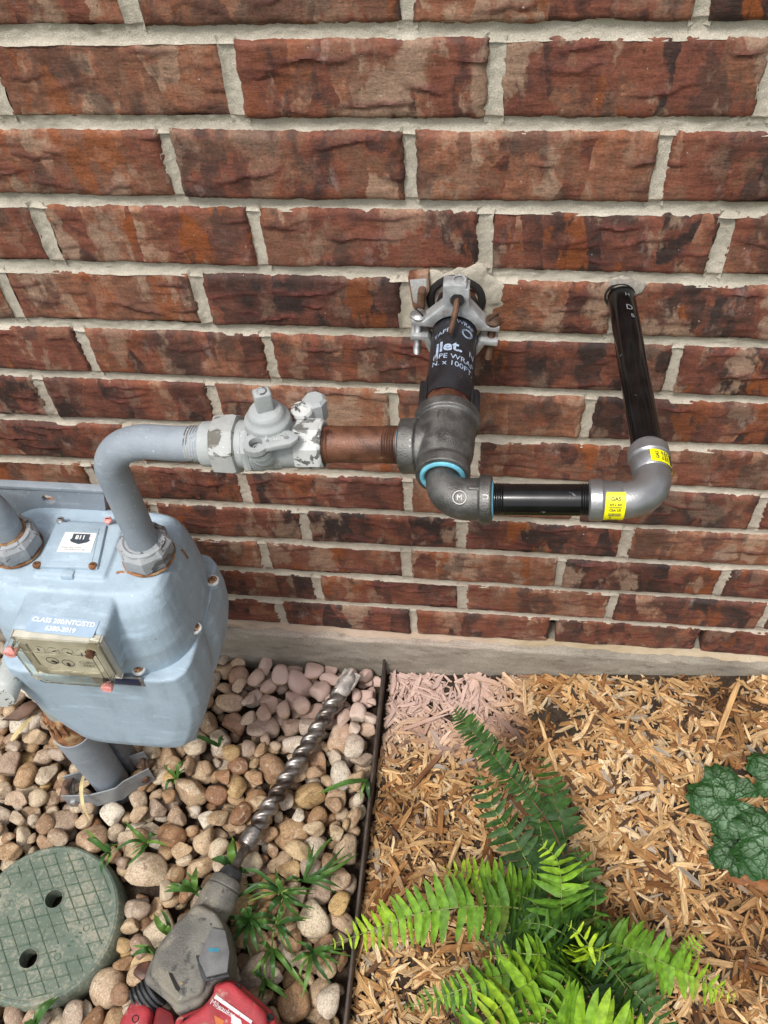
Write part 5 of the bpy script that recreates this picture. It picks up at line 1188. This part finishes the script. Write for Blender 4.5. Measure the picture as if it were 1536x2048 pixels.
def build_fern():
    b = at(1140, 1880, z=.02); root = thing('sword_fern', 'bright green sword fern growing in the wood chips', 'fern', (b[0], b[1], .02))
    C = (1145, 1890, .03)
    D = [  # control pixels with heights, leaflet length, pairs, tint at base and tip, single leaflets
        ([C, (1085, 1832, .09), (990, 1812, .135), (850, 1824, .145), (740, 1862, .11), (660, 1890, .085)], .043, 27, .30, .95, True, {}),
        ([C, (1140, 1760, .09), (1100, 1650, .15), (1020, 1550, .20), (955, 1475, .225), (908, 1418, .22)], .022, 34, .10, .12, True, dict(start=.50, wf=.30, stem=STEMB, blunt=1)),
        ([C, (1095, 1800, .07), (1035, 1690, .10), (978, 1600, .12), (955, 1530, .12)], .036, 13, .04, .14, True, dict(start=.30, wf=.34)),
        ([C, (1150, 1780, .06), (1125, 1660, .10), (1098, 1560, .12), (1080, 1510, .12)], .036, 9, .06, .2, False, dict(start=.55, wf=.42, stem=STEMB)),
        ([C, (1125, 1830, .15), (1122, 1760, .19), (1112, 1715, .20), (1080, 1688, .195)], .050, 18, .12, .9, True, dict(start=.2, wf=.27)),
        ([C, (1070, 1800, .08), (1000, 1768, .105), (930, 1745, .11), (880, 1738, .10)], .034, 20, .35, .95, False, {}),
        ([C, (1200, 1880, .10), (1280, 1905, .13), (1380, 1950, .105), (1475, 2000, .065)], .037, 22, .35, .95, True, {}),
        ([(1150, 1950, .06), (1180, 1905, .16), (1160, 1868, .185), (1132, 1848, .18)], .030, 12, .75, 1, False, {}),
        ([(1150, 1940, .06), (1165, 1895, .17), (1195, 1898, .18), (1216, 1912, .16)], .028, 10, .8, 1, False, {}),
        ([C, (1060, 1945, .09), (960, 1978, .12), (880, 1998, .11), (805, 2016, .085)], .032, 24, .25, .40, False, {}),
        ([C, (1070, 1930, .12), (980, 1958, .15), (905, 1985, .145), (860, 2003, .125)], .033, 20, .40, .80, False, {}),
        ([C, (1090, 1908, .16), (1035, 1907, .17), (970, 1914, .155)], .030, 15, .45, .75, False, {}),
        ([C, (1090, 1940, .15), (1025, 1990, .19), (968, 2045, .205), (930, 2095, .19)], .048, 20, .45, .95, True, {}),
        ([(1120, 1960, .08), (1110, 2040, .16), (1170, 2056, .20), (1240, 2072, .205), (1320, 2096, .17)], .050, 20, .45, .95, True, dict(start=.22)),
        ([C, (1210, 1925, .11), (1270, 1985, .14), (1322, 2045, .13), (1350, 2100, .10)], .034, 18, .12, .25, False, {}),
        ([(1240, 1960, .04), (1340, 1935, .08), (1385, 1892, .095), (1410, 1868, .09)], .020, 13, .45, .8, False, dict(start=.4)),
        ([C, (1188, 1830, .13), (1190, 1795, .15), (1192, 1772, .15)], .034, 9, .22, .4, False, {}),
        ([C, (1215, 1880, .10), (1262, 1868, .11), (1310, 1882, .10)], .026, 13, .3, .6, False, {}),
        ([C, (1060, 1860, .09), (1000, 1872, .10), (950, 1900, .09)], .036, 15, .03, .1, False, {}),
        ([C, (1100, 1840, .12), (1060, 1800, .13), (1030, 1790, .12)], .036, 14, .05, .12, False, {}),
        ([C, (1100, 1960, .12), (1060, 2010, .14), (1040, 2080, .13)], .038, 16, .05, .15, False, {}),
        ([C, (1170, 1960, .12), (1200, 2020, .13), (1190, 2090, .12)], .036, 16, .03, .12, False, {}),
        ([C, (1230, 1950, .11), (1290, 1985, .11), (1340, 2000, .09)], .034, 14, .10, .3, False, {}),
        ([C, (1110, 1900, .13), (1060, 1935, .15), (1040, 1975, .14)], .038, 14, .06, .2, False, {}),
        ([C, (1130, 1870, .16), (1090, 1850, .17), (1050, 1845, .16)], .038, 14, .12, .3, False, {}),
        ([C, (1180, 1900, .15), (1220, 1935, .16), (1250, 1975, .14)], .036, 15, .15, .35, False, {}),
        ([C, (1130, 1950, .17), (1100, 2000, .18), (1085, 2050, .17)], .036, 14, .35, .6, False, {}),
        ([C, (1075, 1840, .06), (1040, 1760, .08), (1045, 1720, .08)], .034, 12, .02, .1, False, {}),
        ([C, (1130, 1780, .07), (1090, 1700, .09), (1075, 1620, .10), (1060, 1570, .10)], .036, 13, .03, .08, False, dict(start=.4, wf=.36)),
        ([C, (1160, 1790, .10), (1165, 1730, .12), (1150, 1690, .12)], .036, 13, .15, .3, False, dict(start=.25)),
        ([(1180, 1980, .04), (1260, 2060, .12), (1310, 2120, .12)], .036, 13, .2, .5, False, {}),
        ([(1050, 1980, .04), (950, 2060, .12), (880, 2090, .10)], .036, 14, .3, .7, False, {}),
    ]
    for k, (pts, L, n, a, b_, own, kw) in enumerate(D): frond(root, pts, L, n, a, b_, own, seed=k, **kw)
build_fern()

def build_coral_bells():
    q = M_('silver_veined_leaf', .50, 0, .3); uv = q.attr('leafuv', 1)
    w_ = q.mix(.10, uv, q.noise(uv, 3.0, 3, out=1), 'ADD')
    e = q.vor(w_, 3.4, 'DISTANCE_TO_EDGE'); e2 = q.vor(w_, 7.5, 'DISTANCE_TO_EDGE')
    rad = q.n('ShaderNodeVectorMath', {'operation': 'LENGTH'}, out=1, _0=uv)
    an = q.math('ARCTAN2', q.sep(uv, 1), q.sep(uv, 0)); ray = q.math('ABSOLUTE', q.math('SINE', q.math('MULTIPLY', an, 3.5))); vein = q.rng(q.math('MULTIPLY', ray, rad), .02, .06)
    sil = q.math('MULTIPLY', q.math('MULTIPLY', q.rng(e, .015, .08), q.rng(e2, .01, .07)), q.math('MULTIPLY', q.rng(rad, .95, .50), vein))
    sil = q.math('MULTIPLY', sil, q.rng(q.noise(uv, 2.2, 3), .25, .6))
    col = q.mix(q.math('MULTIPLY', sil, .72), (.014, .058, .010), (.185, .280, .175))
    mm = q.fin(col, q.bump(q.math('ADD', q.rng(e, 0, .2), q.math('MULTIPLY', q.rng(e2, 0, .2), .5)), .0016, .9))
    b = at(1535, 1630, z=.03); root = thing('coral_bells', 'dark green plant with silver-veined lobed leaves at the edge of the mulch', 'plant', (b[0], b[1], .03))
    Dl = [(1442, 1597, .085, .064, 180, .9), (1540, 1697, .095, .070, 212, .75), (1456, 1708, .062, .037, 200, .6), (1548, 1540, .090, .050, 150, .8), (1512, 1622, .055, .024, 20, .3), (1482, 1676, .052, .024, 225, .4), (1640, 1610, .09, .055, 20, .8), (1630, 1740, .07, .05, 300, .8), (1640, 1500, .08, .045, 60, .8)]
    for k, (px, py, z, R, ang, tl) in enumerate(Dl):
        r = np.random.default_rng(k + 900); c = at(px, py, z=z); th = np.linspace(-math.pi * .93, math.pi * .93, 84); V = []; UV = []; F = []
        nrr = 9; a0 = math.radians(ang); off = .28                                            # blade grows away from the stalk joint
        for j in range(nrr + 1):
            f = j / nrr
            for i, t in enumerate(th):
                lob = 1 - .30 * (1 - abs(math.cos(2.5 * t))) ** 1.6 + .045 * math.cos(20 * t) + .03 * float(vnoise(t * 3, k)); rr = f * lob * (.80 + .20 * math.cos(t))
                x, y = rr * math.cos(t) - off, rr * math.sin(t) * 1.02
                zz = .045 * math.cos(7 * t) * f ** 2 - .16 * f ** 2 + .025 * f * math.cos(14 * t + k) * f + .06 * f
                X = c + R * A(x * math.cos(a0) - y * math.sin(a0), x * math.sin(a0) + y * math.cos(a0), zz + .25 * tl * (x * math.cos(a0 + 1)) * .4)
                V.append(X); UV.append((rr * math.cos(t), rr * math.sin(t), 0))
        n = len(th)
        for j in range(nrr):
            for i in range(n - 1): F.append((j * n + i, j * n + i + 1, (j + 1) * n + i + 1, (j + 1) * n + i))
        me = mesh_np('leaf', V, F); a = me.attributes.new('leafuv', 'FLOAT_VECTOR', 'POINT'); a.data.foreach_set('vector', np.array(UV, np.float32).ravel())
        lf = obj('leaf', me, mm, root, 180)
        j0 = c + R * A(-off * math.cos(a0), -off * math.sin(a0), 0); MB().tube(bez([j0 + A(0, 0, -.001), (j0 + b) / 2 + A(0, 0, .004), A(b[0], b[1], .02)], 6), .0013, 8).build('stalk', STEM, lf, 60)
build_coral_bells()
def sheet(name, pts, z, mm, label, cat, seed, lift=.012):
    """a curled dead leaf: outline pixels, domed and crumpled"""
    r = np.random.default_rng(seed); P = [at(x, y, z=z) for x, y in pts]; c = sum(P) / len(P); N = len(P); V = []; F = []; K = 6
    for j in range(K + 1):
        f = j / K
        for p in P:
            q = c + (p - c) * f; V.append(q + A(0, 0, lift * (1 - f * f) + .006 * float(fbm(q[0] * 60, q[1] * 60, seed))))
    for j in range(K):
        for i in range(N): F.append((j * N + i, j * N + (i + 1) % N, (j + 1) * N + (i + 1) % N, (j + 1) * N + i))
    o = obj(name, mesh_np(name, V, F), mm, None, 180); md = o.modifiers.new('s', 'SOLIDIFY'); md.thickness = .0008
    return tag(o, label, cat)
DRYL = simple('dead_leaf', (.22, .085, .03), .75, 0, var=.4, scale=60, bump=.001, spots=[((.34, .17, .07), 40, .55, .68)])
DRYB = simple('brown_leaf', (.16, .095, .065), .75, 0, var=.3, scale=50, bump=.001)
sheet('dead_leaf', [(1440, 1742), (1470, 1735), (1510, 1742), (1545, 1755), (1580, 1790), (1540, 1790), (1500, 1775), (1462, 1765)], .045, DRYL, 'orange-brown dead leaf under the silver-veined plant', 'leaf', 4)
sheet('dead_leaf', [(1462, 1522), (1480, 1508), (1500, 1512), (1498, 1530), (1480, 1545), (1466, 1542)], .045, DRYL, 'small rust-brown dead leaf above the silver-veined plant', 'leaf', 5)
sheet('dead_leaf', [(2, 1440), (30, 1425), (62, 1400), (80, 1412), (60, 1432), (38, 1442)], .022, DRYB, 'curled brown dead leaf on the stones left of the riser', 'leaf', 6)
sheet('dead_leaf', [(118, 1590), (128, 1562), (150, 1550), (140, 1580), (146, 1600), (120, 1604)], .030, DRYB, 'brown dead leaf on the stones left of the clamp bracket', 'leaf', 7)

# ------------------------------------------------------------------ grass weeds among the stones
GRASS = None
def m_grass():
    q = M_('weed_blade', .45, 0, .4); t = q.n('ShaderNodeSeparateColor', out=0, Color=q.n('ShaderNodeObjectInfo', out=1)); c = q.pos()
    col = q.ramp(t, [(0, (.032, .085, .026)), (.5, (.062, .150, .030)), (1, (.15, .26, .045))]); g = q.rng(q.noise(c, 90, 3), .3, .7, .8, 1.2); col = q.mix(1.0, col, q.n('ShaderNodeCombineColor', _0=g, _1=g, _2=g), 'MULTIPLY')
    q.fin(col); tr = q.t.nodes.new('ShaderNodeBsdfTranslucent'); mx = q.t.nodes.new('ShaderNodeMixShader'); q.t.links.new(col, tr.inputs[0]); mx.inputs[0].default_value = .22
    q.t.links.new(q.b.outputs[0], mx.inputs[1]); q.t.links.new(tr.outputs[0], mx.inputs[2]); q.t.links.new(mx.outputs[0], q.o.inputs[0]); return q.m
GRASS = m_grass(); STRAW = simple('dry_straw', (.50, .40, .20), .6, 0, var=.2, scale=80)
def blade(root, pts, w, mm, seed, tone=None, name='blade'):
    r = np.random.default_rng(seed); P = bez(pts, 8); n = len(P); V = []; F = []
    for i, p in enumerate(P):
        t = i / (n - 1); wd = w * np.interp(t, [0, .12, .4, .75, 1], [.45, .8, 1, .7, .03]); tg = P[min(i + 1, n - 1)] - P[max(i - 1, 0)]; sd_ = np.cross(tg, A(0, 0, 1)); sd_ /= np.linalg.norm(sd_) + 1e-9
        tw = r.uniform(-.25, .25)
        for s_ in (-1, 0, 1): V.append(p + sd_ * s_ * wd / 2 + A(0, 0, abs(s_) * wd * .16 + s_ * wd * tw * .3))
    for i in range(n - 1):
        for j in range(2): F.append((i * 3 + j, (i + 1) * 3 + j, (i + 1) * 3 + j + 1, i * 3 + j + 1))
    o = obj(name, mesh_np(name, V, F), mm, root, 180); t = float(r.uniform(.05, .8)) if tone is None else tone; o.color = (t, 0, 0, 1); return o
def weed(label, center, tips, w=.0066, zc=.028, seed=0, stems=()):
    c = at(*center, z=zc); root = thing('grass_weed', label, 'weed', (c[0], c[1], .0), 'grass weeds among the river stones'); r = np.random.default_rng(seed + 50)
    for k, tp in enumerate(tips):
        via = None
        if len(tp) == 4: via = at(tp[2], tp[3], z=zc + .022)
        e = at(tp[0], tp[1], z=.026 + r.uniform(0, .014)); m = via if via is not None else (c + e) / 2 + A(0, 0, .012 + .08 * np.linalg.norm(e - c))
        blade(root, [c + A(r.normal(0, .001), r.normal(0, .001), -.004), m, e], w * r.uniform(.75, 1.15), GRASS, seed * 31 + k)
    for k, tp in enumerate(tips):                              # thinner second growth
        e = at(tp[0] + r.normal(0, 14), tp[1] + r.normal(0, 12), z=.020 + r.uniform(0, .012)); e = c + (e - c) * r.uniform(.7, 1.15)
        blade(root, [c + A(r.normal(0, .002), r.normal(0, .002), -.004), (c + e) / 2 + A(r.normal(0, .004), 0, .006 + .10 * np.linalg.norm(e - c)), e], w * r.uniform(.4, .8), GRASS, seed * 77 + k, float(r.uniform(.3, 1)))
    for (x, y) in stems: MB().tube(bez([c, (c + at(x, y, z=.02)) / 2 + A(0, 0, .006), at(x, y, z=.012)], 6), .0011, 6).build('stem', STEM, root, 60)
def Zm(x, y): return (440 + x / 5.02, 1640 + y / 5.02)
def zt_(L): return [sum([Zm(*p[i:i + 2]) for i in range(0, len(p), 2)], ()) for p in L]
weed('spreading grass weed with long blades right of the drill chuck', Zm(625, 722), zt_([(160, 520, 370, 515), (100, 830, 400, 650), (380, 690), (470, 960, 540, 830), (830, 1000, 690, 870), (960, 890, 740, 830), (940, 740, 760, 730), (600, 570), (240, 760, 420, 660), (560, 560)]), seed=1, stems=[Zm(640, 800), Zm(850, 670)])
weed('upright grass weed beside the edging strip near the large pale stone', Zm(830, 600), zt_([(945, 230, 900, 430), (1270, 240, 1050, 480), (1390, 335, 1130, 500), (1230, 690, 1050, 610), (640, 620), (1180, 540, 980, 580)]), seed=2)
weed('dense low grass weed touching the right side of the drill housing', Zm(300, 980), zt_([(570, 985, 420, 950), (40, 1000, 160, 980), (120, 1170, 220, 1060), (250, 1320, 260, 1150), (330, 850), (80, 1090, 190, 1030), (380, 1330, 330, 1160), (200, 900), (440, 1230, 380, 1080), (560, 1120, 430, 1060), (130, 1250)]), seed=3)
weed('long-stemmed grass weed arching over the stones below the drill chuck', Zm(560, 1040), zt_([(330, 1000, 450, 1015), (760, 1210, 640, 1090), (640, 850, 610, 940), (740, 1370, 650, 1160), (860, 1010, 700, 1000)]), seed=4, stems=[Zm(520, 1290), Zm(640, 800)])
weed('three-bladed grass weed above the red drill body', Zm(515, 1290), zt_([(300, 1570, 420, 1420), (540, 1630, 530, 1440), (790, 1630, 620, 1400), (390, 1230, 450, 1240)]), seed=5)
weed('grass weed with drooping blades nearest the fern', Zm(925, 1320), zt_([(1235, 1300, 1050, 1285), (1155, 1400, 1030, 1350), (1125, 1660, 980, 1460), (825, 1785, 890, 1520), (715, 1420, 840, 1350), (860, 1250)]), seed=6)
weed('small forked grass weed right of the red drill body', Zm(430, 1595), zt_([(385, 1790, 420, 1690), (695, 1805, 540, 1680), (350, 1500)]), seed=7, stems=[Zm(400, 1490)])
def Zl(x, y): return (220 + x / 3.072, 1640 + y / 3.072)
def zl_(L): return [sum([Zl(*p[i:i + 2]) for i in range(0, len(p), 2)], ()) for p in L]
weed('fine grass weed right of the round green lid', Zl(235, 135), zl_([(85, 0, 160, 80), (0, 205, 130, 130), (100, 285, 180, 210), (290, 90)]), .007, seed=8)
weed('short grass weed left of the drill chuck', Zl(520, 440), zl_([(330, 440, 430, 425), (530, 285, 520, 370), (440, 370), (580, 430)]), .009, seed=9)
weed('pale green grass weed at the drill chuck tip', Zl(760, 290), zl_([(620, 240, 690, 245), (750, 120, 745, 200), (860, 330, 810, 310)]), .011, seed=10)
weed('single broad grass blade left of the drill housing', Zl(380, 705), zl_([(270, 575, 310, 650), (340, 660)]), .010, seed=11)
weed('tiny grass weed between lid and drill', Zl(290, 805), zl_([(130, 835, 210, 800), (250, 830)]), .010, seed=12)
weed('short grass blades sprouting at the rim of the green lid', (216, 1702), [(173, 1677), (204, 1752), (225, 1690)], .008, seed=13)
weed('lone grass blade at the lower rim of the green lid', (68, 2052), [(118, 1994, 88, 2020), (60, 2040)], .011, seed=14)
weed('lone grass blade lying across stones beside the edging strip', (735, 1560), [(642, 1588, 690, 1566), (738, 1600)], .009, seed=15)
weed('short grass blade at the right edge of the gas meter foot', (438, 1490), [(384, 1470, 410, 1478), (450, 1480)], .008, seed=16)
weed('short grass blades beside the riser bracket', (352, 1556), [(330, 1585), (372, 1520), (340, 1540)], .007, seed=17)
s = blade(None, [at(170, 1545, z=.060), at(163, 1572, z=.066), at(166, 1610, z=.055), at(182, 1645, z=.030)], .006, STRAW, 5, name='straw')
tag(s, 'pale dry straw bent over the riser bracket', 'straw')
s = blade(None, [at(22, 1482, z=.03), at(45, 1455, z=.036), at(68, 1430, z=.03)], .010, STRAW, 6, name='straw')
tag(s, 'wide dry straw on the stones left of the riser', 'straw')
